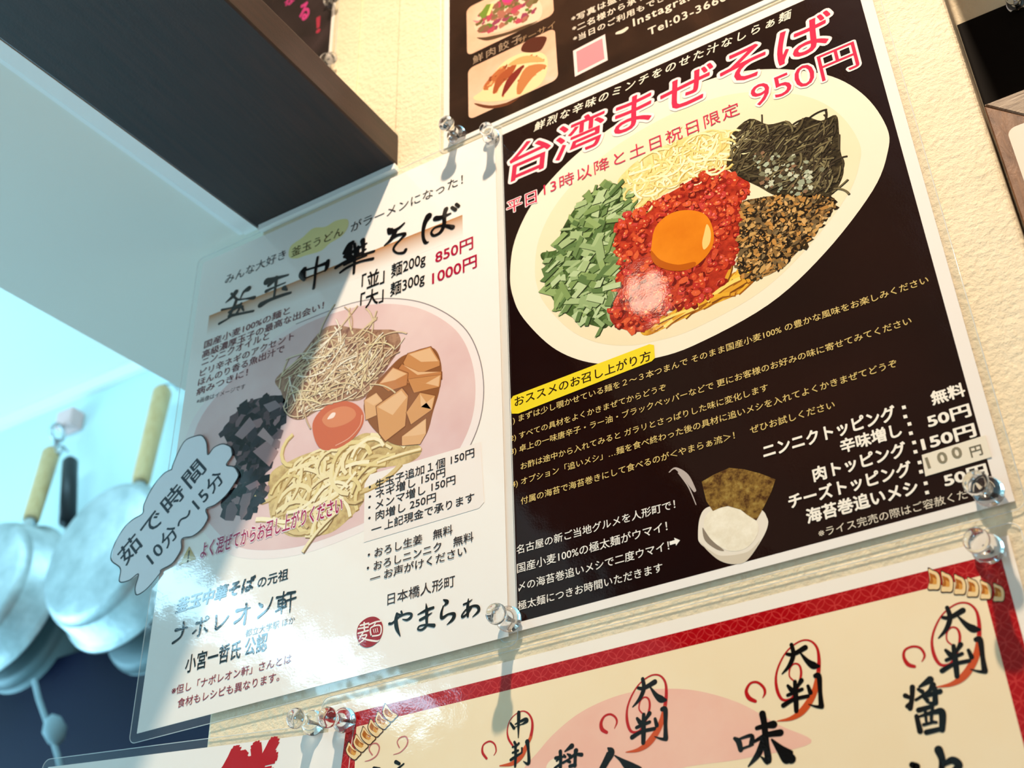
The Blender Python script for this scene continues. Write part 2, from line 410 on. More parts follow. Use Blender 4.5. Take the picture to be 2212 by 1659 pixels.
brush(WP, 'brush_title', [
 (G1, [  # kettle
  [(285, 1150, 60), (240, 1210, 50), (160, 1280, 14)], [(440, 1110, 70), (380, 1150, 34), (340, 1230, 14)], [(230, 1170, 30), (300, 1240, 26), (400, 1235, 20), (510, 1220, 46)],
  [(110, 1370, 26), (250, 1340, 18), (340, 1300, 22)], [(290, 1250, 40), (260, 1330, 40), (200, 1450, 40)], [(200, 1400, 30), (300, 1340, 40), (370, 1330, 24)],
  [(350, 1290, 30), (330, 1350, 30), (290, 1420, 30)], [(230, 1440, 40), (330, 1420, 30), (500, 1385, 28)], [(80, 1540, 34), (160, 1495, 24), (250, 1440, 20)], [(360, 1340, 30), (380, 1380, 20)]]),
 (G1, [  # jade
  [(670, 1020, 90), (720, 1000, 60), (930, 940, 24)], [(690, 1070, 40), (780, 980, 60)], [(660, 1140, 44), (740, 1100, 26), (895, 1035, 18)], [(785, 1000, 40), (770, 1110, 30), (755, 1215, 26)],
  [(880, 1100, 60), (915, 1125, 24)], [(590, 1310, 70), (700, 1250, 44), (860, 1190, 40), (960, 1160, 30)]]),
 (G1, [  # middle
  [(1130, 870, 60), (1105, 930, 90), (1130, 1000, 40)], [(1130, 885, 30), (1250, 850, 26), (1400, 795, 50)], [(1420, 770, 50), (1410, 840, 50), (1390, 885, 30)],
  [(1130, 985, 18), (1280, 930, 12), (1400, 880, 14)], [(1295, 720, 30), (1270, 880, 36), (1260, 1000, 30), (1245, 1105, 36)]]),
 (G2, [  # splendour
  [(290, 820, 60), (360, 720, 90), (400, 680, 60)], [(360, 760, 90), (340, 860, 90), (400, 900, 60)], [(430, 700, 40), (440, 800, 40), (430, 960, 40), (420, 1110, 34)],
  [(545, 650, 70), (555, 740, 50), (545, 850, 40)], [(300, 870, 60), (420, 800, 50), (600, 690, 24)], [(380, 910, 50), (480, 850, 30), (590, 770, 22)], [(480, 740, 40), (480, 840, 40)], [(170, 1030, 50), (300, 950, 44), (450, 880, 30), (705, 800, 34)],
  [(290, 990, 40), (420, 930, 30), (600, 860, 22)], [(230, 1100, 34), (330, 1030, 40), (500, 950, 34), (690, 905, 40)]]),
 (G2, [  # so ba
  [(905, 490, 40), (940, 520, 90), (990, 510, 50), (1060, 470, 40), (1130, 405, 24)], [(1000, 530, 60), (940, 640, 50), (850, 720, 18)], [(960, 610, 60), (1050, 570, 40), (1140, 560, 44), (1080, 630, 30), (1000, 720, 34), (980, 780, 30), (1030, 825, 26), (1120, 820, 40), (1150, 780, 44)],
  [(1470, 310, 90), (1420, 400, 60), (1395, 520, 44), (1400, 620, 40), (1430, 680, 40), (1465, 672, 20)],
  [(1570, 340, 70), (1640, 330, 60), (1780, 270, 22)], [(1715, 210, 60), (1690, 300, 50), (1690, 420, 50), (1640, 530, 44), (1550, 580, 34), (1510, 540, 30), (1560, 470, 26), (1680, 440, 34), (1810, 465, 60)],
  [(1800, 185, 40), (1850, 220, 44)], [(1860, 140, 40), (1895, 170, 40)]])], ink(DK), 9, 1.42)
txt(WP, '「並」', (781, 630), (830, 612), DK, bold=0.02, h=36); txt(WP, '麺200g', (845, 604), (919, 578), DK, bold=0.014, h=34); txt(WP, '850円', (941, 568), (1022, 540), RD_, bold=0.016)
txt(WP, '「大」', (778, 671), (828, 652), DK, bold=0.02, h=36); txt(WP, '麺300g', (843, 645), (917, 619), DK, bold=0.014, h=34); txt(WP, '1000円', (934, 614), (1030, 580), RD_, bold=0.016)
for s_, a, b in (('国産小麦100%の麺と', (441, 749), (625, 683)), ('高級濃厚玉子の最高な出会い！', (437, 768), (698, 675)), ('ニンニクオイルと', (436, 787), (580, 737)),
                 ('ピリ辛ネギのアクセント', (432, 810), (634, 738)), ('ほんのり香る魚出汁で', (428, 830), (613, 766)), ('病みつきに！', (424, 853), (534, 815))):
    txt(WP, s_, a, b, MR, bold=0.010, h=15.5)
txt(WP, '※画像はイメージです', (424, 873), (529, 840), '5a4a4e')
# ---- bowl photograph
def wl(pts): return [WP.wall(p) for p in pts]
bowl = [(390, 1010), (420, 900), (520, 790), (640, 700), (760, 655), (850, 645), (930, 660), (1000, 705), (1035, 770), (1045, 850), (1030, 930), (985, 1010), (900, 1090), (780, 1150), (660, 1195), (560, 1208), (490, 1195), (440, 1150), (400, 1090)]
WP.poly('bowl_rim', bowl, ink('efe4e2'), 1)
cx, cy = 720, 930
inner = [(cx + (x - cx) * 0.945, cy + (y - cy) * 0.945 - 4) for x, y in bowl]
WP.poly('bowl_well', inner, photo('pink_bowl_print', [(0.35, 'dcb9b8'), (0.65, 'e6cbc8')], 14), 2)
WP.strokes('bowl_outline', [[(x, y, 2.2) for x, y in bowl[3:13]]], ink('8d8284'), 3)
rnd = random.Random(3)
nood = wl(spline(K2([(560, 940), (560, 700), (700, 600), (850, 540), (1000, 520), (1180, 420), (1300, 440), (1540, 490), (1560, 560), (1470, 620), (1270, 660), (1190, 760), (1180, 880), (1000, 1060), (850, 1100), (690, 1100), (600, 1020)])))
link('noodle_bed', [(x, WP.y(3), z) for x, z in nood], [tuple(range(len(nood)))], photo('noodle_print', [(0.3, 'a9885a'), (0.6, 'd6bd83')], 160), wroot)
WP.pieces('noodles', strands(nood, 200, 0.026, 0.0010, ['ecdcae', 'e3cf95', 'f3e8c6', 'd8bf88', 'efe0b6'], rnd, None, 1.6, ['a5824c', '8a6a40', 'b8985e'], 5), 4)
negi = wl(spline(K2([(600, 60), (740, -70), (900, -260), (1000, -300), (1120, -280), (1260, -270), (1400, -260), (1430, -160), (1370, -60), (1290, 60), (1180, 190), (1050, 210), (900, 260), (760, 330), (660, 280), (640, 150)])))
link('sprout_bed', [(x, WP.y(4), z) for x, z in negi], [tuple(range(len(negi)))], photo('sprout_print', [(0.3, '6d4238'), (0.6, 'b08a70')], 220), wroot)
WP.pieces('shredded_leek', strands(negi, 380, 0.020, 0.00042, ['e6d8bd', 'd8c39d', 'c9ad8c', 'f0e8d4', 'dcc6a4', 'e2d2a8'], rnd, (0.6, 0.9), 0.7, ['6a4030', '8a6250', '54342a'], 5), 5)
nori = wl(spline(K2([(400, 220), (560, 170), (650, 180), (680, 260), (640, 360), (620, 440), (600, 520), (560, 640), (520, 720), (560, 800), (500, 880), (430, 960), (330, 960), (240, 910), (260, 830), (330, 800), (360, 700), (340, 600), (290, 500), (250, 400), (300, 330)])))
link('seaweed_bed', [(x, WP.y(4), z) for x, z in nori], [tuple(range(len(nori)))], photo('seaweed_print', [(0.35, '14161c'), (0.6, '3a3438')], 180), wroot)
pc = [(blob(p, rnd.uniform(0.0015, 0.0042), rnd, 5, 1.4), rgb(rnd.choice(['1b1d26', '2b2a33', '0e1016', '7d6468', '9a7b7c', '3a343c', '5f4b50']))) for p in sample(nori, 120, rnd)]
WP.pieces('seaweed_flakes', pc, 5)
WP.pieces('pork_cubes', [(wl(K2(q)), rgb(c)) for q, c in (([(480, 430), (520, 380), (590, 460), (570, 510), (540, 470)], 'b99a98'), ([(450, 540), (540, 470), (620, 540), (560, 640)], 'ad8a8a'), ([(330, 430), (430, 310), (470, 370), (380, 460)], '9d8486'), ([(400, 770), (480, 730), (500, 760), (430, 800)], 'a98082'), ([(520, 230), (600, 200), (640, 240), (560, 280)], '8c7c80'))], 8)
WP.poly('bamboo_bed', K2([(1200, 180), (1380, -40), (1480, -110), (1640, -150), (1700, -40), (1690, 120), (1650, 260), (1590, 440), (1450, 500), (1330, 460), (1210, 330)]), ink('8e5a36'), 7)
cub = []
for q in ([(1450, -50), (1480, -110), (1630, -155), (1690, -60), (1690, -30), (1560, 20), (1470, 0)], [(1370, 60), (1440, -40), (1550, 10), (1700, 10), (1700, 60), (1500, 90)], [(1285, 90), (1380, -20), (1480, 20), (1470, 100), (1350, 140)],
          [(1480, 60), (1700, 30), (1690, 110), (1520, 150)], [(1190, 200), (1270, 150), (1310, 200), (1290, 290), (1200, 330)], [(1270, 240), (1440, 120), (1480, 170), (1460, 370), (1330, 470), (1290, 420)],
          [(1470, 280), (1560, 150), (1660, 170), (1640, 260), (1500, 360)], [(1440, 440), (1600, 320), (1600, 420), (1560, 490), (1440, 500)]):
    P = K2(q); c = rnd.choice(['d19a66', 'c88c58', 'd9a878', 'bf7f4e']); mx = sum(p[0] for p in P) / len(P); my = sum(p[1] for p in P) / len(P)
    cub.append((wl([(mx + (p[0] - mx) * 1.05, my + (p[1] - my) * 1.05) for p in P]), rgb('7d4a2c'))); cub.append((wl(P), rgb(c)))
    top = sorted(sorted(P, key=lambda p: p[1])[:3]); cub.append((wl([(p[0] * 0.92 + mx * 0.08, p[1] * 0.92 + my * 0.08) for p in top] + [(mx, my)]), rgb('e2b78c')))
WP.pieces('bamboo_shoots', cub, 8)
yk = [(845, 370), (880, 290), (960, 225), (1060, 205), (1140, 230), (1185, 290), (1175, 370), (1110, 460), (1010, 520), (920, 530), (870, 480)]
WP.poly('egg_yolk', K2(yk), ink('c96a4c'), 9); WP.poly('yolk_glow', K2([(910, 330), (960, 270), (1050, 240), (1120, 260), (1130, 310), (1060, 360), (960, 380)]), ink('d68762'), 10)
WP.poly('yolk_glint', K2([(945, 325), (975, 285), (1000, 285), (985, 315)]), ink('f6ded4'), 11)
WP.strokes('yolk_rim', [K2([(1175, 300, 8), (1160, 370, 6), (1090, 450, 7), (1000, 500, 6)])], ink('e9b39b'), 11)
txt(WP, 'よく混ぜてからお召し上がりください', (433, 1205), (739, 1112), 'a3124f', h=34, bold=0.02, halo=('f5e6e8', 0.05), k=12)
WP.poly('price_panel', [(788, 1045), (800, 1025), (1038, 955), (1046, 1085), (1035, 1098), (786, 1172)], ink('efe6e0'), 6, smooth=False)
for s_, a, b in (('・生玉子追加１個 150円', (797, 1059), (1025, 992)), ('・ネギ増し 150円', (797, 1081), (962, 1033)), ('・メンマ増し 150円', (796, 1103), (984, 1050)), ('・肉増し 250円', (796, 1128), (942, 1086)), ('― 上記現金で承ります', (803, 1150), (1025, 1088)),
                 ('・おろし生姜　無料', (795, 1206), (978, 1157)), ('・おろしニンニク　無料', (793, 1234), (1023, 1173)), ('― お声がけください', (800, 1256), (1008, 1203))):
    txt(WP, s_, a, b, '241414', bold=0.010, k=13, h=20)
txt(WP, '日本橋人形町', (837, 1307), (983, 1268), '33221f', bold=0.004)
Y1 = Z(760, 1270, 0.13562)
brush(WP, 'brush_signature', [(Y1, [
 [(600, 570, 40), (650, 560, 34), (760, 460, 30), (880, 410, 34), (950, 420, 40), (940, 470, 44), (880, 510, 34), (810, 500, 12)], [(720, 410, 36), (705, 520, 60), (720, 640, 60), (775, 770, 12)], [(720, 410, 26), (780, 440, 40)], [(790, 375, 30), (810, 430, 30)],
 [(1055, 425, 16), (1180, 360, 44), (1300, 315, 40)], [(1090, 510, 40), (1180, 460, 40), (1280, 395, 10)], [(1185, 250, 10), (1195, 360, 50), (1195, 500, 46), (1190, 600, 36), (1120, 665, 34), (1055, 660, 26), (1080, 610, 22), (1180, 590, 34), (1310, 600, 56)],
 [(1465, 190, 20), (1520, 225, 60), (1480, 280, 24)], [(1460, 290, 20), (1430, 400, 40), (1440, 480, 50), (1540, 420, 30), (1630, 420, 54), (1610, 500, 50), (1515, 590, 8)],
 [(1785, 265, 30), (1860, 230, 26), (1920, 185, 10)], [(1860, 175, 14), (1850, 300, 50), (1850, 455, 34)], [(1920, 290, 26), (1850, 400, 30), (1770, 465, 34), (1760, 430, 26), (1830, 340, 24), (1930, 290, 34), (2010, 300, 44), (2020, 370, 44), (1925, 465, 10)]])], ink('0d0b0a'))
se = [(80, 740), (100, 620), (170, 530), (270, 470), (370, 462), (450, 510), (495, 600), (490, 720), (440, 830), (340, 920), (230, 950), (140, 910), (100, 830)]
WP.poly('red_seal', Y1(se), ink('9c0c18'), 8)
brush(WP, 'seal_character', [(Y1, [[(140, 600, 26), (270, 565, 26)], [(200, 555, 26), (205, 690, 24)], [(110, 650, 24), (265, 625, 24)], [(105, 725, 26), (265, 680, 26)], [(190, 700, 24), (120, 820, 20)], [(140, 770, 22), (240, 750, 22), (190, 830, 22), (110, 890, 18)], [(170, 800, 22), (260, 830, 24), (400, 850, 26), (440, 830, 12)],
  [(275, 590, 24), (380, 545, 24), (470, 530, 20)], [(380, 560, 20), (350, 610, 20)], [(315, 770, 22), (305, 640, 22), (455, 600, 22), (455, 740, 22), (315, 770, 22)], [(345, 660, 10), (360, 720, 10)], [(375, 650, 10), (390, 715, 10)], [(405, 640, 10), (420, 705, 10)]])], ink('f0e6df'), 9)
txt(WP, '釜玉中華そば', (379, 1327), (550, 1272), '101a26', bold=0.035, shear=0.15); txt(WP, 'の元祖', (556, 1271), (622, 1252), '101a26', bold=0.016)
N1 = Z(360, 1230, 0.13562)
brush(WP, 'brush_shop_name', [(N1, [
 [(150, 970, 60), (230, 950, 40), (330, 925, 30)], [(270, 840, 30), (265, 960, 44), (220, 1080, 36), (100, 1175, 46)],
 [(480, 860, 50), (560, 840, 34), (640, 810, 20)], [(555, 770, 30), (545, 900, 44), (520, 1040, 36), (495, 1060, 30)], [(470, 970, 30), (420, 1020, 34)], [(600, 930, 24), (645, 980, 40)], [(650, 740, 14), (680, 770, 14), (650, 800, 14), (615, 770, 14), (650, 740, 14)],
 [(795, 740, 40), (795, 850, 34), (790, 950, 44), (900, 860, 30), (985, 745, 34)],
 [(1120, 660, 60), (1200, 640, 40), (1335, 610, 20)], [(1275, 550, 44), (1265, 700, 40), (1240, 865, 50)], [(1250, 660, 34), (1180, 780, 34), (1085, 850, 46)],
 [(1475, 545, 30), (1520, 585, 60)], [(1690, 450, 30), (1620, 620, 34), (1460, 765, 44)],
 [(1760, 450, 44), (1850, 430, 30), (1910, 400, 24)], [(1785, 500, 36), (1880, 480, 30), (1900, 570, 30), (1790, 600, 34), (1785, 500, 30)], [(1790, 550, 26), (1890, 530, 26)], [(1740, 670, 30), (1830, 620, 30), (1910, 590, 26)], [(1870, 360, 30), (1850, 500, 30), (1830, 700, 24)],
 [(1930, 385, 50), (2050, 360, 40)], [(1910, 500, 30), (2060, 450, 34)], [(1985, 390, 30), (1975, 550, 28), (1965, 680, 22)]])], ink('0c1722'))
txt(WP, '都立大学駅 ほか', (530, 1378), (637, 1345), '5c6470'); txt(WP, '小宮一哲氏 公認', (399, 1456), (576, 1404), '0f141c', bold=0.018, h=37)
txt(WP, '※但し「ナポレオン軒」さんとは', (370, 1502), (629, 1433), '8e3040', bold=0.006); txt(WP, '食材もレシピも異なります。', (383, 1529), (603, 1472), '8e3040', bold=0.006)
WP.poly('warning_triangle', [(387, 1221), (424, 1208), (409, 1180)], ink('c2a76a'), 6, smooth=False); WP.strokes('warning_mark', [[(409, 1191, 5), (407, 1206, 4)], [(406, 1212, 5), (406, 1213, 5)]], ink('4a3c20'), 7)

# ---- cloud shaped handwritten note stuck over the poster edge
cl = [(371, 1014), (374, 1003), (386, 975), (400, 952), (419, 943), (436, 941), (446, 956), (449, 982), (462, 967), (481, 959), (498, 966), (501, 984), (489, 1004), (506, 1009), (515, 1026), (505, 1046), (488, 1070), (465, 1090), (445, 1100), (449, 1119), (436, 1142), (416, 1158), (393, 1164), (391, 1187), (373, 1216), (348, 1231), (345, 1239), (318, 1271), (296, 1285), (292, 1270), (299, 1240), (278, 1254), (258, 1256), (260, 1228), (240, 1209), (246, 1179), (266, 1143), (286, 1123), (308, 1109), (311, 1090), (330, 1052), (353, 1024)]
nface = -0.0029
CS = Sheet(None, nface); P = [CS.wall(p) for p in cl]
nroot = thing('cloud_note', 'cloud shaped white paper note with handwritten cooking time, over the poster edge', 'note', (P[0][0], nface, P[29][1])); CS.root = nroot
v, f = slab(P[::-1], nface, nface + 0.0004); link('paper', v, f, plain('note_paper', 'e8eaee', 0.6), nroot)
CS.strokes('ink_outline', [[(x, y, 2.8) for x, y in cl] + [(cl[0][0], cl[0][1], 2.8)]], plain('marker_black', '141820', 0.5), 2)
MK = '10202e'
txt(CS, '茹で時間', (262, 1209), (436, 1002), MK, bold=0.012, mid=True, snap=False, matte=True, k=3, h=46, space=1.15); txt(CS, '10分～15分', (322, 1210), (478, 1024), MK, bold=0.014, mid=True, snap=False, matte=True, k=3, h=38, space=1.1)

# ================================================================== black menu poster
BP, broot, _ = laminated('mazesoba_menu_poster', 'dark brown laminated menu poster with a large white plate and pink title', (0.2087, 0.4187, 0.0015, 0.2985), -0.0011, 0.0035)
def bp_print():
    t = NT('dark_brown_print'); f = t.noise(9, 3)
    t.ln(t.ramp(f, [(0.3, rgb('150503')), (0.7, rgb('220b06'))]), t.b.inputs['Base Color']); gloss(t, 0.07)
    return t.m
link('printed_ground', [(x, BP.y(0), z) for x, z in ((0.2137, 0.0055), (0.4134, 0.0055), (0.4134, 0.2930), (0.2137, 0.2930))], [(0, 1, 2, 3)], bp_print(), broot)
CR = 'f4ecd8'; PK = 'cf2f50'; YL = 'dcc27a'
txt(BP, '鮮烈な辛味のミンチをのせた汁なしらぁ麺', (1154, 298), (1710, 26), CR, shear=0.25, space=1.28, k=12, bold=0.012)
txt(BP, '台湾まぜそば', (1104, 402), (1806, 84), PK, bold=0.012, halo=('fbe9e6', 0.055), k=12, shear=0.12, h=73)
txt(BP, '平日', (1096, 466), (1160, 436), PK, bold=0.006, halo=('fbe9e6', 0.05), k=12)
txt(BP, '13時以降と土日祝日限定', (1176, 430), (1598, 241), PK, k=12, space=1.08)
txt(BP, '950円', (1629, 240), (1858, 142), PK, halo=('fbe9e6', 0.05), k=12, h=57)
Q = Z(1090, 200, 0.4069)
def bl(pts): return [BP.wall(p) for p in pts]
plate = [(1102, 591), (1112, 520), (1150, 440), (1215, 362), (1300, 290), (1400, 228), (1500, 183), (1600, 155), (1700, 150), (1799, 166), (1870, 209), (1915, 274), (1918, 326), (1885, 412), (1782, 546), (1660, 658), (1497, 747), (1400, 777), (1334, 787), (1260, 780), (1192, 749), (1131, 688), (1108, 640)]
BP.poly('plate_rim', plate, ink('f2e8d2'), 1)
cx, cy = 1500, 470
inner = [(cx + (x - cx) * 0.86 - 2, cy + (y - cy) * 0.86 + 4) for x, y in plate]
BP.poly('plate_well', inner, photo('plate_print', [(0.3, 'eadcb8'), (0.7, 'f1e4c4')], 10), 2)
rnd = random.Random(11)
ny = bl(spline(Q([(640, 420), (750, 330), (900, 260), (1050, 210), (1200, 200), (1260, 240), (1230, 330), (1180, 400), (1050, 440), (880, 520), (780, 580), (690, 610), (640, 530), (600, 480)])))
link('noodle_bed', [(x, BP.y(3), z) for x, z in ny], [tuple(range(len(ny)))], photo('pale_noodle_print', [(0.3, 'd8bf62'), (0.65, 'efe0a4')], 120), broot)
BP.pieces('pale_noodles', strands(ny, 220, 0.018, 0.00055, ['f3e6b4', 'efdb94', 'f6ecc0', 'faf0cc', 'e9d488'], rnd, None, 2.2, ['c9a94a', 'dcc272', 'b89638'], 4), 4)
yn = bl(spline(Q([(730, 1240), (900, 1160), (1050, 1110), (1150, 1020), (1230, 950), (1300, 1000), (1260, 1060), (1100, 1130), (950, 1200), (760, 1290)])))
link('yellow_noodle_bed', [(x, BP.y(3), z) for x, z in yn], [tuple(range(len(yn)))], photo('yellow_noodle_print', [(0.35, 'b0651a'), (0.6, 'e0aa34')], 150), broot)
BP.pieces('yellow_noodles', strands(yn, 80, 0.018, 0.0009, ['efc24a', 'e2a932', 'f3d470', 'd99c30'], rnd, (0.5, 0.25), 0.4, ['9a5a18', '7a4412'], 3), 4)
gr = bl(spline(Q([(560, 480), (640, 520), (690, 620), (600, 680), (580, 800), (600, 900), (570, 1000), (580, 1100), (550, 1240), (480, 1240), (350, 1190), (280, 1130), (230, 1050), (210, 980), (230, 920), (195, 880), (200, 850), (280, 830), (300, 740), (370, 620), (450, 540)])))
link('leek_bed', [(x, BP.y(3), z) for x, z in gr], [tuple(range(len(gr)))], photo('leek_print', [(0.35, '1c2a12'), (0.6, '4d6a34')], 130), broot)
pc = []
for g in range(6):
    A, B = [], []
    for p in sample(gr, 42, rnd):
        a = rnd.choice([rnd.gauss(0.9, 0.35), rnd.gauss(0.2, 0.4), rnd.gauss(2.2, 0.4)]); l = rnd.uniform(0.004, 0.012); wd = rnd.uniform(0.0007, 0.0022); c, s_ = math.cos(a), math.sin(a); sk = rnd.uniform(-0.002, 0.002)
        q = [(-l / 2, -wd), (l / 2, -wd), (l / 2 + sk, wd), (-l / 2 + sk, wd)]
        A.append(([(p[0] + x * c - z * s_ + 0.0004, p[1] + x * s_ + z * c - 0.0006) for x, z in q], rgb(rnd.choice(['1c2a12', '2c3f1c', '3a5226'])), 2 * g + 1))
        B.append(([(p[0] + x * c - z * s_, p[1] + x * s_ + z * c) for x, z in q], rgb(rnd.choice(['8fa86a', 'a3b984', '7d975a', '6b8650', 'b4c898', '93ab76', '5a7644'])), 2 * g + 2))
    pc += A + B
BP.pieces('chopped_leek', pc, 4)
me_ = bl(spline(Q([(600, 680), (750, 600), (900, 520), (1050, 430), (1140, 400), (1230, 440), (1300, 480), (1290, 540), (1250, 600), (1250, 750), (1240, 850), (1180, 960), (1130, 1060), (1000, 1130), (880, 1150), (760, 1260), (640, 1260), (560, 1200), (580, 1050), (600, 900), (580, 770)])))
link('mince_bed', [(x, BP.y(5), z) for x, z in me_], [tuple(range(len(me_)))], photo('mince_print', [(0.3, '7a1710'), (0.55, 'b5341f'), (0.75, 'd2592f')], 190), broot)
pc = []
for g in range(4):
    pts = sample(me_, 130, rnd)
    pc += [(blob((p[0] + 0.0003, p[1] - 0.0005), rnd.uniform(0.0007, 0.0020), rnd, 7, 1.4), rgb(rnd.choice(['6c120c', '861b10', '971f18'])), 3 * g + 1) for p in pts]
    pc += [(blob(p, rnd.uniform(0.0007, 0.0019), rnd, 8, 1.4), rgb(rnd.choice(['c23d22', 'cc4a2a', 'b8321f', 'd65c34', 'c84a2e', 'b83028', 'c4403a'])), 3 * g + 2) for p in pts]
    pc += [(blob((p[0] - 0.0003, p[1] + 0.0003), rnd.uniform(0.0002, 0.0006), rnd, 6, 1.5), rgb(rnd.choice(['e88a54', 'f0a870', 'e2706a', 'dd7040'])), 3 * g + 3) for p in pts]
BP.pieces('spicy_mince', pc, 6)
nr = bl(spline(Q([(1200, 230), (1300, 140), (1400, 170), (1500, 150), (1540, 175), (1600, 130), (1680, 150), (1760, 120), (1775, 200), (1780, 290), (1800, 390), (1790, 460), (1730, 550), (1600, 555), (1450, 550), (1350, 500), (1250, 450), (1180, 390), (1200, 300)]), True, 4))
link('seaweed_bed', [(x, BP.y(5), z) for x, z in nr], [tuple(range(len(nr)))], photo('shredded_seaweed_print', [(0.35, '17110c'), (0.55, '3f3624'), (0.75, '6d6244')], 260, 5, (1, 1, 2.2), (0, 0.5, 0), 0.6), broot)
pc = strands(nr, 420, 0.009, 0.00042, ['352c20', '4a4230', '5a5038', '6f6548', '837a58', '41372a'], rnd, (0.45, 0.5), 0.6, ['0f0b08', '1a140e'], 5)
lo = bl(spline(Q([(1320, 330), (1480, 330), (1640, 360), (1700, 430), (1650, 520), (1480, 540), (1360, 470)])))
pc += [(blob(p, rnd.uniform(0.0006, 0.0016), rnd, 5), rgb(rnd.choice(['98a088', 'aab49c', '7c7c62', 'c2c6ae', '4a4030', '8a6a50'])), 99) for p in sample(lo, 110, rnd)]
BP.pieces('shredded_seaweed', pc, 6)
pw = bl(spline(Q([(1250, 590), (1350, 560), (1450, 550), (1750, 560), (1700, 680), (1600, 800), (1440, 950), (1300, 990), (1240, 950), (1240, 850), (1250, 700)]), True, 4))
link('fish_powder_bed', [(x, BP.y(5), z) for x, z in pw], [tuple(range(len(pw)))], photo('fish_powder_print', [(0.38, '241a10'), (0.5, '7a5a34'), (0.62, 'b58a50')], 330, 5), broot)
pc = []
for g in range(4):
    pts = sample(pw, 150, rnd)
    pc += [(blob((p[0] + 0.0003, p[1] - 0.0004), rnd.uniform(0.0004, 0.0014), rnd, 6, 1.8), rgb(rnd.choice(['1c140c', '2a1e12', '352816'])), 2 * g + 1) for p in pts]
    pc += [(blob(p, rnd.uniform(0.0003, 0.0012), rnd, 6, 1.8), rgb(rnd.choice(['c39a5c', 'b07f42', '8c6a3c', 'cfa468', '6f5a3c', 'bf8a48', '7c6848'])), 2 * g + 2) for p in pts]
BP.pieces('fish_powder', pc, 6)
yk = Q([(780, 820), (800, 720), (870, 650), (960, 625), (1050, 640), (1095, 690), (1112, 780), (1080, 860), (1000, 930), (900, 948), (810, 920), (780, 870)])
BP.poly('egg_yolk', yk, photo('yolk_print', [(0.3, 'd97812'), (0.7, 'e88a1c')], 40), 10); BP.poly('yolk_glint', Q([(1075, 700), (1095, 740), (1090, 800), (1060, 835), (1050, 800), (1060, 750)]), ink('f6c878'), 11)
BP.poly('yolk_shade', Q([(780, 840), (830, 890), (920, 915), (1010, 900), (1000, 930), (900, 948), (810, 920), (782, 880)]), ink('b95a0c'), 11)
BP.poly('yellow_label', [(1102, 866), (1109, 856), (1403, 744), (1413, 746), (1415, 774), (1408, 781), (1120, 894), (1106, 894)], ink('ecd52c'), 11, smooth=False)
txt(BP, 'おススメのお召し上がり方', (1113, 886), (1406, 772), '2a1408', bold=0.014, k=12)
for s_, a, b in (('1) まずは少し覗かせている麺を２～３本つまんで そのまま国産小麦100% の豊かな風味をお楽しみください', (1104, 932), (2004, 602)), ('2) すべての具材をよくかきまぜてからどうぞ', (1104, 963), (1439, 840)),
                 ('3) 卓上の一味唐辛子・ラー油・ブラックペッパーなどで 更にお客様のお好みの味に寄せてみてください', (1105, 996), (1968, 692)), ('お酢は途中から入れてみると ガラリとさっぱりした味に変化します', (1126, 1022), (1659, 838)),
                 ('4) オプション「追いメシ」…麺を食べ終わった後の具材に追いメシを入れてよくかきまぜてどうぞ', (1107, 1063), (1938, 789)), ('付属の海苔で海苔巻きにして食べるのが＜やまらぁ流＞！　ぜひお試しください', (1126, 1093), (1804, 880))):
    txt(BP, s_, a, b, YL, k=12, bold=0.006)
for s_, a, b in (('名古屋の新ご当地グルメを人形町で！', (1117, 1203), (1459, 1094)), ('国産小麦100%の極太麺がウマイ！', (1118, 1244), (1442, 1142)), ('〆の海苔巻追いメシで二度ウマイ！', (1121, 1283), (1446, 1184)), ('極太麺につきお時間いただきます', (1120, 1322), (1432, 1233))):
    txt(BP, s_, a, b, 'f0ece4', k=12, bold=0.006)
B5 = Z(1090, 980, 0.2758)
BP.poly('arrow', B5([(1293, 690), (1335, 678), (1330, 660), (1376, 680), (1345, 722), (1341, 705), (1298, 718)]), ink('f4f0e8'), 12, smooth=False)
WB = 'f7f2e6'
for s_, a, b, h in (('ニンニクトッピング', (1651, 988), (1938, 910), 31), ('：', (1953, 902), (1963, 899), None), ('無料', (2016, 876), (2087, 855), None), ('辛味増し', (1819, 978), (1950, 944), 30), ('：', (1965, 938), (1975, 935), None), ('50円', (2008, 924), (2099, 900), 27), ('肉トッピング', (1760, 1042), (1960, 984), 31), ('：', (1975, 978), (1985, 975), None), ('150円', (1995, 973), (2110, 944), 28),
                 ('チーズトッピング', (1707, 1099), (1972, 1027), 31), ('：', (1987, 1021), (1997, 1018), None), ('海苔巻追いメシ', (1746, 1133), (1985, 1066), 32), ('：', (2000, 1066), (2010, 1063), None), ('50円', (2044, 1053), (2135, 1028), 27)):
    if s_ == '：':
        x, y = (a[0] + b[0]) / 2, a[1]
        BP.poly('colon', [(x - 5, y + 3), (x + 3, y + 1), (x + 1, y - 6), (x - 7, y - 4)], ink(WB), 12, smooth=False); BP.poly('colon', [(x - 8, y - 17), (x, y - 19), (x - 2, y - 26), (x - 10, y - 24)], ink(WB), 12, smooth=False)
    else: txt(BP, s_, a, b, WB, bold=0.032, k=12, h=h)
txt(BP, '※ライス完売の際はご容赦ください', (1770, 1162), (2143, 1064), 'e6dcc8', k=12)
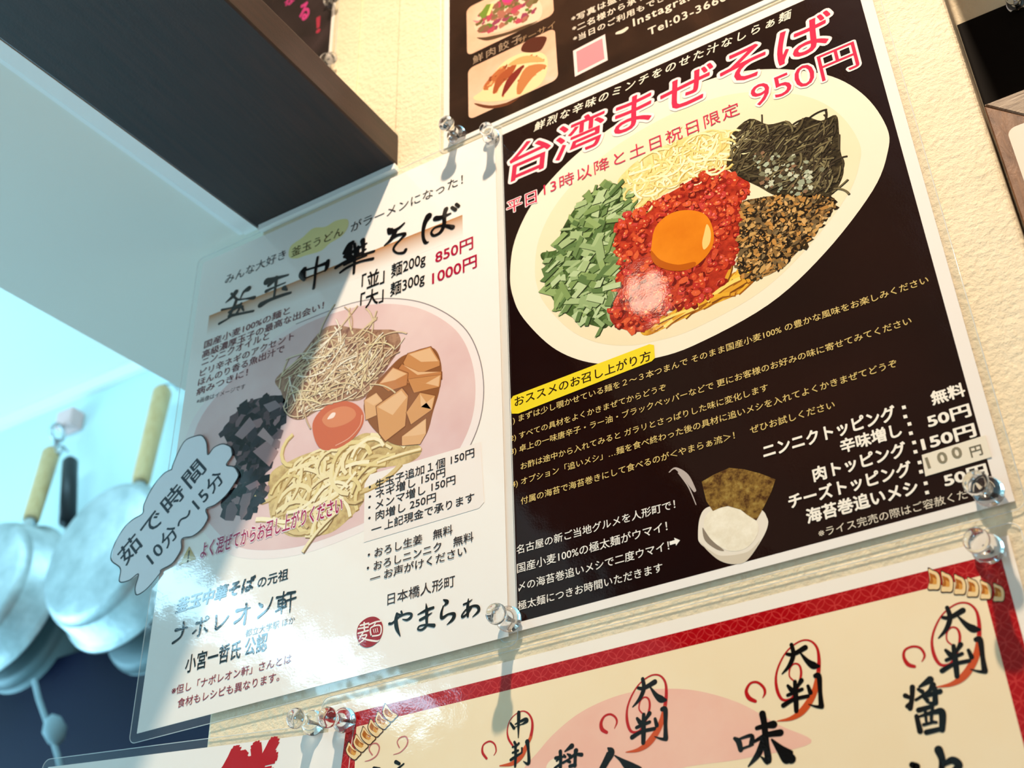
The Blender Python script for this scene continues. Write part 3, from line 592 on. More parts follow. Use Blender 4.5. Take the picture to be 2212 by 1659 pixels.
# rice cup, seaweed sheet
BP.strokes('lacquer_lid', [B5([(1290, 145, 8), (1340, 115, 14), (1420, 180, 40), (1490, 290, 20)]), B5([(1360, 150, 6), (1440, 260, 8), (1500, 400, 5)])], ink('b8aca6'), 2)
BP.poly('rice_cup', B5([(1515, 640), (1530, 500), (1590, 420), (1750, 400), (1990, 430), (2055, 500), (2060, 570), (2010, 680), (1900, 835), (1800, 866), (1690, 840), (1600, 760), (1530, 700)]), ink('e8dfd0'), 2)
BP.poly('cup_shade', B5([(1550, 580), (1580, 620), (1650, 700), (1720, 760), (1660, 750), (1570, 680)]), ink('8d8070'), 3)
BP.poly('cup_shade', B5([(1530, 690), (1600, 750), (1700, 800), (1900, 770), (2000, 680), (1900, 835), (1800, 866), (1690, 840), (1600, 770)]), ink('d4c8b4'), 3)
BP.poly('rice', B5([(1560, 560), (1590, 470), (1700, 415), (1850, 440), (1960, 500), (1985, 620), (1900, 735), (1780, 765), (1680, 725), (1600, 650)]), photo('rice_print', [(0.3, 'e6dcc4'), (0.7, 'f6efdc')], 260), 4)
BP.poly('seaweed_sheet', B5([(1545, 220), (1640, 165), (1760, 112), (1870, 122), (2000, 155), (2122, 202), (2090, 300), (2030, 420), (1972, 525), (1900, 480), (1850, 440), (1750, 410), (1690, 425), (1632, 450), (1580, 370)]), photo('seaweed_sheet_print', [(0.35, '4a2c14'), (0.55, '8a6a30'), (0.75, 'a9924e')], 420, 5), 5, smooth=False)
# hand written price slip over the old price
sf = -0.0014; SS = Sheet(None, sf); P = [SS.wall(p) for p in ((1991, 983), (2128, 940), (2142, 987), (1999, 1029))]
sroot = thing('price_slip', 'small white slip with a handwritten grey price, taped over the dark poster', 'label', (P[3][0], sf, P[3][1])); SS.root = sroot
v, f = slab(P[::-1], sf, sf + 0.00012); link('paper', v, f, ink('ebe4d2'), sroot); txt(SS, '100', (2006, 1012), (2080, 986), '8a836e', bold=0.03, k=2, h=24, space=1.5); txt(SS, '円', (2099, 988), (2124, 982), '6f6a58', bold=0.02, k=2)

# ================================================================== red bordered menu
RP, rroot, _ = laminated('gyoza_menu_poster', 'cream laminated menu with a red patterned border, brush lettering and dumpling drawings', (0.1165, 0.4135, -0.2205, -0.0105), -0.0008, 0.0045, paper=ink('f3ebdf'))
def red_pattern():
    t = NT('red_pattern_print'); g = t.add('ShaderNodeNewGeometry'); sx = t.add('ShaderNodeSeparateXYZ'); t.ln(g.outputs['Position'], sx.inputs[0])
    def M(op, a, b=None):
        n = t.add('ShaderNodeMath', operation=op)
        for i, q in enumerate((a, b)):
            if q is None: continue
            if isinstance(q, (int, float)): n.inputs[i].default_value = q
            else: t.ln(q, n.inputs[i])
        return n.outputs[0]
    ax = M('ABSOLUTE', M('SUBTRACT', M('FRACT', M('MULTIPLY', sx.outputs[0], 145)), 0.5)); az = M('ABSOLUTE', M('SUBTRACT', M('FRACT', M('MULTIPLY', sx.outputs[2], 145)), 0.5))
    ln_ = lambda a, b: M('SQRT', M('ADD', M('MULTIPLY', a, a), M('MULTIPLY', b, b)))
    d1 = M('ABSOLUTE', M('SUBTRACT', ln_(ax, az), 0.5)); d2 = M('ABSOLUTE', M('SUBTRACT', ln_(M('SUBTRACT', 0.5, ax), M('SUBTRACT', 0.5, az)), 0.5))
    d = M('ADD', M('MINIMUM', d1, d2), M('MULTIPLY', t.noise(600, 3), 0.06))
    t.ln(t.ramp(d, [(0.035, rgb('c43432')), (0.075, rgb('a8060f'))]), t.b.inputs['Base Color']); gloss(t); return t.m
def ring(o_, i_, k, mat, name, root, sh):
    V = [(x, sh.y(k), z) for x, z in o_ + i_]; n = len(o_)
    return link(name, V, [(i, (i + 1) % n, (i + 1) % n + n, i + n) for i in range(n)], mat, root)
def R4(x0, x1, z0, z1): return [(x0, z0), (x1, z0), (x1, z1), (x0, z1)]
ring(R4(0.1236, 0.4092, -0.2130, -0.0162), R4(0.1318, 0.4008, -0.2050, -0.0229), 1, red_pattern(), 'red_border', rroot, RP)
link('cream_field', [(x, RP.y(1), z) for x, z in R4(0.1318, 0.4008, -0.2050, -0.0229)], [(0, 1, 2, 3)], photo('cream_print', [(0.3, 'f3dcb4'), (0.7, 'f6e4c2')], 8), rroot)
K4 = Z(1080, 1520, 0.15371); K6 = Z(700, 1350, 0.31646); K7 = Z(1300, 1250, 0.24655); K8 = Z(1750, 1150, 0.30677)
RP.poly('pink_sun', [(1130, 1690), (1170, 1615), (1230, 1556), (1290, 1520), (1360, 1496), (1430, 1488), (1510, 1493), (1600, 1520), (1680, 1565), (1752, 1605), (1600, 1640), (1460, 1662), (1300, 1720)], photo('pink_print', [(0.3, 'efb6a2'), (0.7, 'f3c4ae')], 30), 2)
RP.poly('pale_disc', K4([(650, 900), (680, 830), (740, 780), (800, 770), (860, 840), (870, 950), (760, 1000), (660, 980)]), ink('f6e2c4'), 3)
BK = ink('100c0a'); RDM = ink('b81a1c'); OR = ink('cc5024')
def place(sts, d):
    """same strokes again at another spot of the sheet"""
    return sts if d is None else [[(*[q + e for q, e in zip(p[:2], d)], *p[2:]) for p in st] for st in sts]
def shifted(g, sts, ref, dst):
    """strokes measured at ref, moved to dst across the sheet (true size kept)"""
    a, b = RP.wall(ref), RP.wall(dst); out = []
    for st in sts:
        q = []
        for p in g(st):
            w_ = RP.wall(p); v_ = Vector((w_[0] + b[0] - a[0], RP.face, w_[1] + b[1] - a[1])) - CAM; zc = v_.dot(RF)
            q.append((PW / 2 + FPX * v_.dot(RX) / zc, PH / 2 + FPX * v_.dot(RD) / zc, p[2]))
        out.append(q)
    return out
OBAN = [[(935, 600, 20), (985, 600, 26), (1075, 550, 34)], [(965, 530, 24), (985, 600, 28), (960, 680, 26), (905, 745, 8)], [(1040, 590, 10), (1100, 650, 30), (1150, 680, 44), (1190, 685, 20)],
 [(955, 830, 18), (985, 860, 30)], [(1060, 790, 30), (1025, 850, 14)], [(960, 900, 22), (1070, 855, 22)], [(930, 975, 30), (1010, 930, 24), (1120, 905, 24)], [(1010, 800, 24), (1025, 920, 32), (1035, 1015, 28)],
 [(1115, 830, 20), (1138, 880, 28)], [(1170, 755, 30), (1198, 760, 32), (1215, 880, 26), (1230, 975, 34)], [(1235, 982, 24), (1190, 980, 16), (1130, 965, 6)]]
SW1 = [(1010, 800, 8), (970, 770, 8), (960, 735, 8), (970, 690, 9), (1005, 668, 9), (1040, 685, 11), (1055, 740, 13), (1042, 820, 12), (1015, 890, 12), (975, 930, 11), (915, 930, 15), (872, 860, 17), (858, 760, 12), (885, 660, 10), (940, 570, 8), (1030, 505, 9), (1110, 500, 10), (1168, 550, 13), (1190, 640, 18), (1190, 740, 22)]
SW2 = [(1190, 740, 22), (1165, 880, 32), (1090, 1005, 36), (1000, 1068, 22), (890, 1090, 5)]
for i, dst in enumerate(((2044, 1311), (1708, 1391), (1387, 1465))):
    RP.strokes('red_swash', shifted(K8, [SW1], (2044, 1311), dst), RDM, 4); RP.strokes('orange_swash', shifted(K8, [SW2], (2044, 1311), dst), OR, 5); RP.strokes('brush_size_word', shifted(K8, OBAN, (2044, 1311), dst), BK, 6, wscale=0.85)
RP.strokes('red_swash', [K4([(180, 590, 22), (120, 490, 24), (105, 370, 16), (140, 240, 12), (220, 150, 12), (320, 105, 14), (400, 140, 20), (450, 230, 26), (455, 350, 34), (430, 480, 40)])], RDM, 4)
RP.strokes('orange_swash', [K4([(430, 480, 40), (380, 580, 44), (300, 730, 70), (180, 840, 50), (0, 875, 14)])], OR, 5)
RP.strokes('brush_size_word', [K4(s) for s in ([(265, 125, 44), (265, 200, 44), (262, 300, 34), (260, 480, 12)], [(150, 275, 24), (200, 345, 36)], [(215, 290, 14), (350, 222, 40), (380, 245, 40), (325, 285, 22)], [(225, 325, 12), (320, 285, 14)], [(205, 540, 30), (225, 580, 34)], [(265, 560, 30), (230, 605, 16)], [(180, 610, 24), (225, 600, 24)],
  [(180, 690, 24), (255, 660, 30)], [(155, 790, 34), (230, 740, 34), (310, 690, 20)], [(220, 600, 34), (222, 740, 36), (215, 885, 28)], [(310, 625, 24), (310, 690, 20)], [(385, 535, 56), (400, 640, 34), (405, 840, 40), (330, 810, 8)])], BK, 6)
for g, s_ in ((K8, [(735, 945, 16), (690, 930, 20), (660, 880, 15), (668, 830, 12), (720, 805, 12), (775, 815, 12), (806, 865, 12), (788, 910, 5)]), (K7, [(1345, 1075, 22), (1290, 1045, 28), (1266, 985, 22), (1300, 920, 16), (1360, 908, 16), (1415, 950, 18), (1430, 1000, 17), (1410, 1045, 6)]),
              (K4, [(1500, 405, 36), (1435, 360, 44), (1422, 270, 36), (1470, 180, 26), (1550, 150, 24), (1620, 190, 24), (1645, 260, 22), (1610, 350, 8)]), (K6, [(1110, 912, 13), (1082, 870, 14), (1088, 820, 10), (1130, 795, 10), (1165, 815, 9), (1175, 860, 8), (1160, 890, 4)])):
    RP.strokes('red_ring', [g(s_)], RDM, 4)
RP.strokes('faint_swirl', [K6([(330, 888, 8), (308, 850, 8), (325, 815, 8), (360, 810, 8), (378, 840, 9), (360, 890, 9), (320, 920, 8), (280, 932, 4)]), K6([(515, 838, 7), (500, 800, 7), (520, 770, 8), (555, 762, 8), (572, 790, 9), (560, 830, 9), (520, 870, 7), (475, 885, 4)]) ], ink('c2706c'), 4)
RP.strokes('brush_soy_word', [K8(s) for s in ([(720, 1090, 26), (718, 1160, 22), (705, 1240, 24)], [(670, 1150, 24), (720, 1172, 14)], [(685, 1225, 22), (715, 1190, 12)], [(845, 1038, 36), (770, 1088, 12)], [(760, 1105, 14), (790, 1122, 22)], [(865, 1075, 30), (835, 1120, 18), (745, 1180, 14)], [(800, 1160, 16), (915, 1120, 26)], [(880, 1100, 22), (882, 1200, 28)], [(805, 1168, 14), (825, 1182, 22)], [(870, 1208, 22), (820, 1195, 8)],
  [(765, 1252, 26), (860, 1225, 20)], [(750, 1295, 22), (775, 1400, 28)], [(770, 1296, 12), (880, 1265, 24), (930, 1270, 34), (930, 1390, 28)], [(810, 1250, 16), (818, 1330, 14)], [(862, 1240, 16), (855, 1325, 16), (890, 1338, 14)], [(800, 1355, 16), (875, 1335, 14)], [(820, 1408, 26), (930, 1382, 22)],
  [(905, 1532, 40), (930, 1600, 32), (925, 1670, 26)], [(930, 1645, 14), (1000, 1605, 34), (1050, 1640, 34), (1010, 1680, 26)], [(720, 1638, 30), (750, 1650, 34)]) ], BK, 6)
RP.strokes('brush_taste_word', [K7(s) for s in ([(1165, 1400, 22), (1200, 1430, 38), (1218, 1500, 32)], [(1190, 1412, 14), (1310, 1375, 26), (1312, 1440, 32), (1290, 1472, 14)], [(1225, 1492, 18), (1325, 1455, 14)], [(1408, 1185, 44), (1425, 1280, 40), (1440, 1450, 42), (1458, 1600, 42), (1395, 1560, 8)], [(1360, 1310, 28), (1430, 1290, 34), (1505, 1278, 50)], [(1330, 1432, 18), (1440, 1372, 32), (1565, 1350, 44)], [(1415, 1410, 34), (1375, 1530, 42), (1285, 1645, 10)], [(1490, 1410, 14), (1560, 1490, 50), (1630, 1560, 90), (1660, 1580, 60)])], BK, 6)
RP.strokes('brush_person_word', [K4(s) for s in ([(1520, 625, 20), (1560, 680, 90), (1500, 800, 80), (1430, 930, 70)], [(1615, 730, 14), (1700, 790, 40), (1800, 870, 90), (1950, 940, 90)])], BK, 6)
RP.strokes('brush_general_word', [K4(s) for s in ([(850, 672, 44), (855, 780, 40), (850, 920, 40)], [(785, 765, 40), (840, 752, 30), (920, 745, 20)], [(900, 720, 20), (920, 748, 30)], [(800, 805, 24), (840, 770, 20)], [(850, 850, 34), (770, 905, 26)], [(1010, 597, 60), (915, 672, 16)], [(950, 708, 18), (985, 730, 40)], [(1070, 662, 56), (1030, 740, 24), (890, 830, 30)], [(980, 760, 24), (1060, 715, 30), (1150, 718, 44)], [(1060, 720, 40), (1055, 875, 40)], [(950, 812, 20), (985, 820, 34)], [(1060, 860, 40), (985, 880, 40)])], BK, 6)
RP.strokes('brush_edge_word', [K6([(490, 935, 22), (515, 948, 18)]), K6([(545, 948, 10), (500, 985, 14)]), K6([(340, 978, 20), (380, 985, 20)])], BK, 6)
# drawn dumplings
def dumpling_row(segs, name):
    V = []
    for P in segs:
        mx = sum(p[0] for p in P) / len(P); my = sum(p[1] for p in P) / len(P)
        sc_ = lambda s: [RP.wall((mx + (x - mx) * s, my + (y - my) * s)) for x, y in spline(P, True, 4)]
        V += [(sc_(1.13), rgb('4a2610')), (sc_(1.0), rgb('efd09a'))]
        q = [RP.wall((mx + (x - mx) * 0.62 - 2, my + (y - my) * 0.55 - 2)) for x, y in spline(P, True, 4)]; V.append((q, rgb('b0641e')))
        q = [RP.wall((mx + (x - mx) * 0.36 + 2, my + (y - my) * 0.34 + 3)) for x, y in spline(P, True, 4)]; V.append((q, rgb('d89844')))
    RP.pieces(name, V, 7, span=3)
base = [(5, 2), (35, 12), (70, 30), (88, 75), (80, 138), (40, 143), (4, 138), (16, 75)]
dumpling_row([K8([(828 + i * 92 + x * (1.0 - 0.02 * i), 258 + i * 21 + y * (1 - 0.03 * i)) for x, y in base]) for i in range(6)], 'dumpling_drawing')
seg = []
for i in range(6):
    cx, cy = 440 - i * 50, 603 + i * 52
    r_ = [(cx - (x - 45) / 88 * 70 * 0.69 + (y - 72) / 143 * 112 * 0.72, cy + (x - 45) / 88 * 70 * 0.72 + (y - 72) / 143 * 112 * 0.69) for x, y in base]
    seg.append(K6(r_))
dumpling_row(seg, 'dumpling_drawing')

# ================================================================== reservation poster (top)
TP, troot, _ = laminated('reservation_poster', 'brown laminated poster with dish photographs and white booking text, top centre', (0.1757, 0.3857, 0.3030, 0.6000), -0.0006, 0.0025)
def brown_print(name, a, b):
    t = NT(name); t.ln(t.ramp(t.noise(22, 4, 0.6, dist=0.8), [(0.35, rgb(a)), (0.7, rgb(b))]), t.b.inputs['Base Color']); gloss(t, 0.08); return t.m
link('printed_ground', [(x, TP.y(0), z) for x, z in R4(0.1795, 0.3820, 0.3062, 0.5960)], [(0, 1, 2, 3)], brown_print('brown_print', '22120b', '3a2418'), troot)
T8 = Z(960, 0, 0.16275)
def dish_photo(z0, z1, x0, x1, name):
    p = rrect(x0, x1, z0, z1, 0.004, 5); return link(name, [(x, TP.y(1), z) for x, z in p], [tuple(range(len(p)))], photo(name + '_print', [(0.35, 'd9ab8c'), (0.6, 'e6c0a4'), (0.8, 'd8cfd2')], 26), troot)
dish_photo(0.3170, 0.3590, 0.1925, 0.2504, 'gyoza_photo'); dish_photo(0.3705, 0.4130, 0.1920, 0.2506, 'salad_photo'); dish_photo(0.3990, 0.4400, 0.2575, 0.3160, 'third_photo')
rnd = random.Random(5)
TP.poly('plate_shadow', T8([(400, 1370), (640, 1400), (900, 1340), (1000, 1290), (860, 1390), (640, 1440), (480, 1420)]), ink('6a3a22'), 2)
TP.poly('gyoza_plate', T8([(385, 1290), (520, 1180), (760, 850), (1040, 700), (1280, 700), (1370, 800), (1340, 1020), (1200, 1180), (900, 1310), (640, 1350), (450, 1340)]), ink('ecd3a0'), 3)
pc = []
for q, c in (([(520, 1150), (600, 1040), (740, 900), (820, 880), (790, 990), (640, 1120), (540, 1200)], 'b5663a'), ([(640, 1230), (700, 1040), (850, 900), (960, 850), (900, 980), (760, 1120), (690, 1230)], 'a4522e'), ([(760, 1270), (820, 1080), (940, 940), (1060, 860), (1000, 980), (900, 1120), (800, 1250)], '7c2a22'), ([(960, 1220), (980, 1080), (1080, 900), (1250, 850), (1360, 880), (1220, 980), (1100, 1120), (1010, 1250)], 'bf7a48'), ([(840, 870), (960, 780), (1100, 740), (1260, 760), (1330, 820), (1150, 830), (960, 860)], 'd8a468')):
    P = spline(T8(q), True, 3); pc.append(([TP.wall(p) for p in P], rgb(c)))
    W_ = [TP.wall(p) for p in P]; pc += [(blob(s, rnd.uniform(0.0004, 0.0011), rnd, 6, 1.6), rgb(rnd.choice(['cf8c54', '8c4526', 'b86c3e', 'dba76c']))) for s in sample(W_, 16, rnd)]
TP.pieces('gyoza', pc, 4)
TP.poly('sauce_dish', T8([(1020, 670), (1060, 570), (1180, 500), (1350, 490), (1330, 590), (1260, 680), (1120, 700)]), ink('54281c'), 4)
TP.poly('salad_bowl', T8([(400, 370), (460, 200), (600, 40), (900, -60), (1200, -40), (1300, 120), (1240, 270), (1000, 350), (700, 430), (500, 450)]), ink('e4c9ae'), 3); TP.poly('bowl_shadow', T8([(430, 500), (560, 490), (820, 430), (1060, 340), (1240, 280), (1020, 400), (760, 490), (560, 540)]), ink('55402c'), 2)
sal = [TP.wall(p) for p in spline(T8([(450, 330), (480, 180), (640, 30), (900, -50), (1180, -20), (1220, 130), (1100, 250), (850, 320), (600, 400), (520, 420)]), True, 4)]
pc = [(blob(s, rnd.uniform(0.001, 0.0028), rnd, 6, 1.3), rgb(rnd.choice(['8a5a48', '6c5c34', '93405a', 'a86a58', '7a6a44', 'b4485a', '5c7a30']))) for s in sample(sal, 110, rnd)]
pc += [([TP.wall(p) for p in T8(q)], rgb(c)) for q, c in (([(460, 200), (560, 60), (620, 50), (570, 210), (500, 250)], '6f8a34'), ([(560, 210), (620, 60), (660, 40), (600, 200)], 'e6d98a'), ([(760, 0), (830, -40), (920, 0), (850, 40), (780, 30)], 'd83a80'), ([(370, 270), (480, 280), (430, 310)], 'e08088'))]
TP.pieces('salad', pc, 4)
txt(TP, '鮮肉餃子', (1022, 142), (1128, 88), 'a99078', k=9, space=1.3); txt(TP, 'ザーサイ', (1120, 100), (1200, 58), 'a08060', k=9)
TP.poly('pink_square', [(1238, 110), (1307, 74), (1313, 130), (1242, 166)], ink('f0dcd8'), 3, smooth=False); TP.poly('pink_square_centre', [(1245, 112), (1301, 83), (1306, 127), (1248, 157)], ink('dc8c94'), 4, smooth=False)
for s_, a, b in (('*写真は盛合せ例', (1236, 53), (1400, -30)), ('*二名様から承ります', (1238, 76), (1440, -28)), ('*当日のご利用もできます', (1240, 98), (1480, -24)), ('Instagram', (1370, 65), (1508, -4)), ('Tel:03-3660', (1402, 80), (1570, -2))):
    txt(TP, s_, a, b, 'ded2c0', bold=0.02, k=9, space=1.15)
TP.strokes('pointing_hand', [[(1333, 72, 8), (1345, 68, 12), (1354, 62, 10)], [(1333, 71, 4), (1350, 66, 4)]], ink('ded2c0'), 9)

# ================================================================== small sheets at the left edge
LP, lroot, _ = laminated('pink_letter_poster', 'black laminated sheet with pink letters on the wall above the shelf', (-0.120, 0.0870, 0.4250, 0.7200), 0.0012, 0.003)
link('printed_ground', [(x, LP.y(0), z) for x, z in R4(-0.116, 0.0845, 0.4280, 0.7160)], [(0, 1, 2, 3)], brown_print('black_print', '1c1416', '3a2c2e'), lroot)
txt(LP, 'な', (618, 16), (637, 2), 'd0408a', bold=0.04, k=4, snap=False); txt(LP, 'る', (648, 48), (668, 36), 'd0408a', bold=0.04, k=4, snap=False, h=34); txt(LP, '！', (684, 72), (691, 68), 'a83048', bold=0.03, k=4, snap=False)
tl = math.atan2(-0.0177, 0.182)
FP, froot, FT = laminated('fish_menu_sheet', 'white laminated sheet with red brush lettering, tilted, at the bottom left', (-0.0745, 0.1125, -0.304, -0.0135), -0.0009, 0.0042, tilt=tl)
txt(FP, '鮮', (450, 1778), (585, 1750), 'b5141e', bold=0.06, shear=0.2, k=4, snap=False)

# ------------------------------------------------------------------ push pins
def glass():
    t = NT('clear_plastic'); b = t.b; b.inputs['Transmission Weight'].default_value = 1.0; b.inputs['Roughness'].default_value = 0.03; b.inputs['IOR'].default_value = 1.46; b.inputs['Base Color'].default_value = (0.97, 0.98, 0.98, 1); return t.m
M_PIN = glass(); M_STEEL = plain('steel', 'c0c4c8', 0.25, 1.0)
def pin(base, tip, label, y0, L=0.017, s=1.0):
    B = at(*base, y0); T_ = at(*tip, y0 - L * 0.9); ax = (T_ - B).normalized()
    root = thing('push_pin', label, 'push pin', B, 'clear plastic push pins')
    pr = [(0.0008, 0.0), (0.0048, 0.0002), (0.0056, 0.0010), (0.0056, 0.0024), (0.0046, 0.0034), (0.0030, 0.0042), (0.0025, 0.0070), (0.0025, 0.0105), (0.0030, 0.0128), (0.0041, 0.0138), (0.0046, 0.0150), (0.0044, 0.0164), (0.0034, 0.0172), (0.0010, 0.0174)]
    v, f = lathe([(r * s, 0.0004 + h * s) for r, h in pr], B, ax, 26); g = link('grip', v, f, M_PIN, root, smooth=True)
    v, f = tube([B + ax * 0.0075, B - ax * 0.0006], [0.0005, 0.0004], 8); link('needle', v, f, M_STEEL, root, smooth=True)
pin((989, 295), (964, 266), 'clear push pin holding the lower left corner of the brown reservation poster', -0.0006)
pin((1062, 297), (1047, 273), 'clear push pin at the top right corner of the white noodle poster', -0.0022, s=0.85)
pin((1103, 1339), (1072, 1326), 'clear push pin where the white and dark posters meet at the bottom', -0.0022)
pin((2139, 1065), (2108, 1043), 'clear push pin on the bottom right corner of the dark poster', -0.0014)
pin((2137, 1188), (2110, 1168), 'clear push pin on the top right corner of the red bordered menu', -0.0010)
pin((681, 1563), (640, 1552), 'clear push pin on the top right corner of the tilted white sheet', -0.0012)
pin((749, 1557), (708, 1550), 'clear push pin on the top left corner of the red bordered menu', -0.0010)
pin((704, 131), (736, 115), 'clear push pin at the lower right corner of the black pink lettered sheet', 0.0010, s=0.85)
pin((711, 4), (735, -22), 'clear push pin at the top edge of the picture beside pink letters', 0.0010, s=0.8)
pin((2196, 9), (2186, -12), 'clear push pin on top of the plain black sheet at the far right', 0.0325, s=0.8)

# ------------------------------------------------------------------ alcove on the right: black sheet and framed card
YR = 0.0335
P = [at(*p, YR) for p in ((2068, 57), (2185, 5))]; zt = (P[0].z + P[1].z) / 2; xl = P[0].x
v, f = slab(R4(xl, xl + 0.19, zt - 0.075, zt), YR - 0.0004, YR - 0.0001); tag(link('black_sheet', v, f, plain('black_card', '0e0906', 0.8, 0.0, 0.1)), 'plain black sheet pinned in the alcove at the far right', 'sheet')
YF = 0.012
c0 = at(2124, 226, YF); fx, fz, fw, FL = c0.x, c0.z, 0.024, 0.20
def old_wood(name, a, b, sc):
    t = NT(name); f_ = t.noise(55, 5, 0.65, sc, (0, 0, 0), 0.7)
    t.ln(t.ramp(f_, [(0.3, rgb(a)), (0.7, rgb(b))]), t.b.inputs['Base Color']); t.b.inputs['Roughness'].default_value = 0.6; t.bump(f_, 0.5, 0.001); return t.m
M_W1 = old_wood('weathered_wood_rail', '6a5848', 'b7a590', (1.2, 1, 14)); M_W2 = old_wood('brown_wood_stile', '5a3a24', '8a6446', (5, 1, 1.5))
fr = thing('picture_frame', 'weathered wooden frame around a laminated card at the far right edge', 'frame', (fx, YF, fz - FL))
yb, yt = YR - 0.0012, YF
def member(name, pts, mat, e=0.0003):
    v, f = slab(pts[::-1], yt, yb); o = link(name, v, f, mat, fr); bv = o.modifiers.new('b', 'BEVEL'); bv.width = 0.0006; bv.segments = 1
x1 = fx + FL
member('top_rail', [(fx, fz), (x1, fz), (x1 - fw, fz - fw), (fx + fw, fz - fw)], M_W1)
member('bottom_rail', [(fx + fw, fz - FL + fw), (x1 - fw, fz - FL + fw), (x1, fz - FL), (fx, fz - FL)], M_W1)
member('side_stile', [(fx, fz - 0.0007), (fx + fw - 0.0004, fz - fw), (fx + fw - 0.0004, fz - FL + fw), (fx, fz - FL + 0.0007)], M_W2)
member('side_stile', [(x1 - fw + 0.0004, fz - fw), (x1, fz - 0.0007), (x1, fz - FL + 0.0007), (x1 - fw + 0.0004, fz - FL + fw)], M_W2)
v, f = box(fx + fw - 0.003, x1 - fw + 0.003, yb - 0.003, yb, fz - FL + fw - 0.003, fz - fw + 0.003); link('backing', v, f, plain('frame_backing', '3a2a1c', 0.8), fr)
cq = at(2186, 281, YF - 0.001)
cp = rrect(cq.x - 0.002, cq.x + 0.12, cq.z - 0.14, cq.z + 0.001, 0.004, 6)
v, f = slab(cp, YF - 0.0014, YF - 0.0006); tag(link('menu_card', v, f, ink('ece6da')), 'white laminated card with rounded corner on the wooden frame', 'card')

# ------------------------------------------------------------------ kitchen things on the back wall
def alu():
    t = NT('brushed_aluminium'); f_ = t.noise(30, 5, 0.6, (1, 1, 1)); t.b.inputs['Metallic'].default_value = 0.75; t.b.inputs['Roughness'].default_value = 0.45
    t.ln(t.ramp(f_, [(0.3, rgb('98a2a4')), (0.7, rgb('c2cacc'))]), t.b.inputs['Base Color']); t.bump(t.noise(90, 3), 0.3, 0.002); return t.m
M_ALU = alu(); M_ALU2 = plain('dull_pot_metal', '5c6c70', 0.5, 0.4)
def hwood():
    t = NT('pale_handle_wood'); t.ln(t.ramp(t.noise(40, 4, 0.6, (4, 4, 0.5)), [(0.3, rgb('c79c66')), (0.7, rgb('d8b684'))]), t.b.inputs['Base Color']); t.b.inputs['Roughness'].default_value = 0.5; return t.m
M_HW = hwood()
def pot(cpx, y, r, htop, hbot, label, mat=None, depth=0.055, handle=True):
    c = at(*cpx, y); root = thing('saucepan', label, 'saucepan', (c.x, YB - 0.01, c.z - r), 'saucepans hanging on the kitchen wall')
    ax = Vector((0.05, 1.0, -0.06)).normalized()
    pr = [(0.001, 0.0), (r * 0.80, 0.0), (r * 0.87, 0.004), (r * 0.90, 0.010), (r * 0.97, depth - 0.006), (r * 1.05, depth - 0.003), (r * 1.06, depth), (r * 1.0, depth), (r * 0.92, 0.014), (0.001, 0.006)]
    v, f = lathe(pr, c, ax, 48); body = link('pot_body', v, f, mat or M_ALU, root, smooth=True)
    if handle:
        a = at(*hbot, y + depth * 0.75); b = at(*htop, YB - 0.03); d = (b - a).normalized()
        v, f = tube([a - d * 0.045, a - d * 0.015, a + d * 0.012], [0.007, 0.0085, 0.0095], 14); link('ferrule', v, f, M_STEEL, root, smooth=True)
        L_ = (b - a).length; v, f = tube([a, a + d * 0.01, a + d * L_ * 0.5, b - d * 0.008, b], [0.0105, 0.0118, 0.0125, 0.0135, 0.010], 16); h = link('handle', v, f, M_HW, root, smooth=True)
        v, f = tube([b - d * 0.004, b + d * 0.012, b + d * 0.02 + Vector((0.006, 0.01, 0)), b + d * 0.008 + Vector((0.012, 0.018, 0))], 0.002, 8); link('hanging_loop', v, f, M_STEEL, h, smooth=True)
    return root
pot((206, 1187), YB - 0.125, 0.106, (352, 842), (303, 1045), 'bright aluminium saucepan with pale wooden handle, nearest the poster edge')
pot((-58, 1262), YB - 0.125, 0.104, (112, 975), (66, 1125), 'bright aluminium saucepan with pale wooden handle cut by the left picture edge')
pot((40, 1352), YB - 0.050, 0.092, None, None, 'dull grey green pan hanging lower, behind the bright saucepans', M_ALU2, 0.04, False)
pot((318, 1318), YB - 0.046, 0.085, None, None, 'dull pan partly hidden behind the saucepan and the poster', M_ALU2, 0.036, False)
# square magnet hook
hk = at(143, 905, YB - 0.02); hroot = thing('magnet_hook', 'pink square magnet hook with a steel ring on the pale kitchen wall', 'hook', (hk.x, YB, hk.z))
v, f = box(hk.x - 0.017, hk.x + 0.017, YB - 0.026, YB - 0.0005, hk.z - 0.015, hk.z + 0.015); o = link('magnet', v, f, plain('pink_plastic', 'e8bcb8', 0.4), hroot); bv = o.modifiers.new('b', 'BEVEL'); bv.width = 0.003; bv.segments = 2
rp = [Vector((hk.x, YB - 0.03 - 0.012 * math.sin(a), hk.z - 0.030 + 0.014 * math.cos(a))) for a in [i * math.pi * 2 / 18 for i in range(19)]]; v, f = tube(rp, 0.003, 8); link('ring', v, f, M_STEEL, hroot, smooth=True)
v, f = tube([Vector((hk.x + 0.004, YB - 0.030, hk.z - 0.044)), Vector((hk.x + 0.006, YB - 0.036, hk.z - 0.064)), Vector((hk.x + 0.014, YB - 0.032, hk.z - 0.072)), Vector((hk.x + 0.02, YB - 0.030, hk.z - 0.060))], 0.004, 8); link('hook_wire', v, f, M_STEEL, hroot, smooth=True)
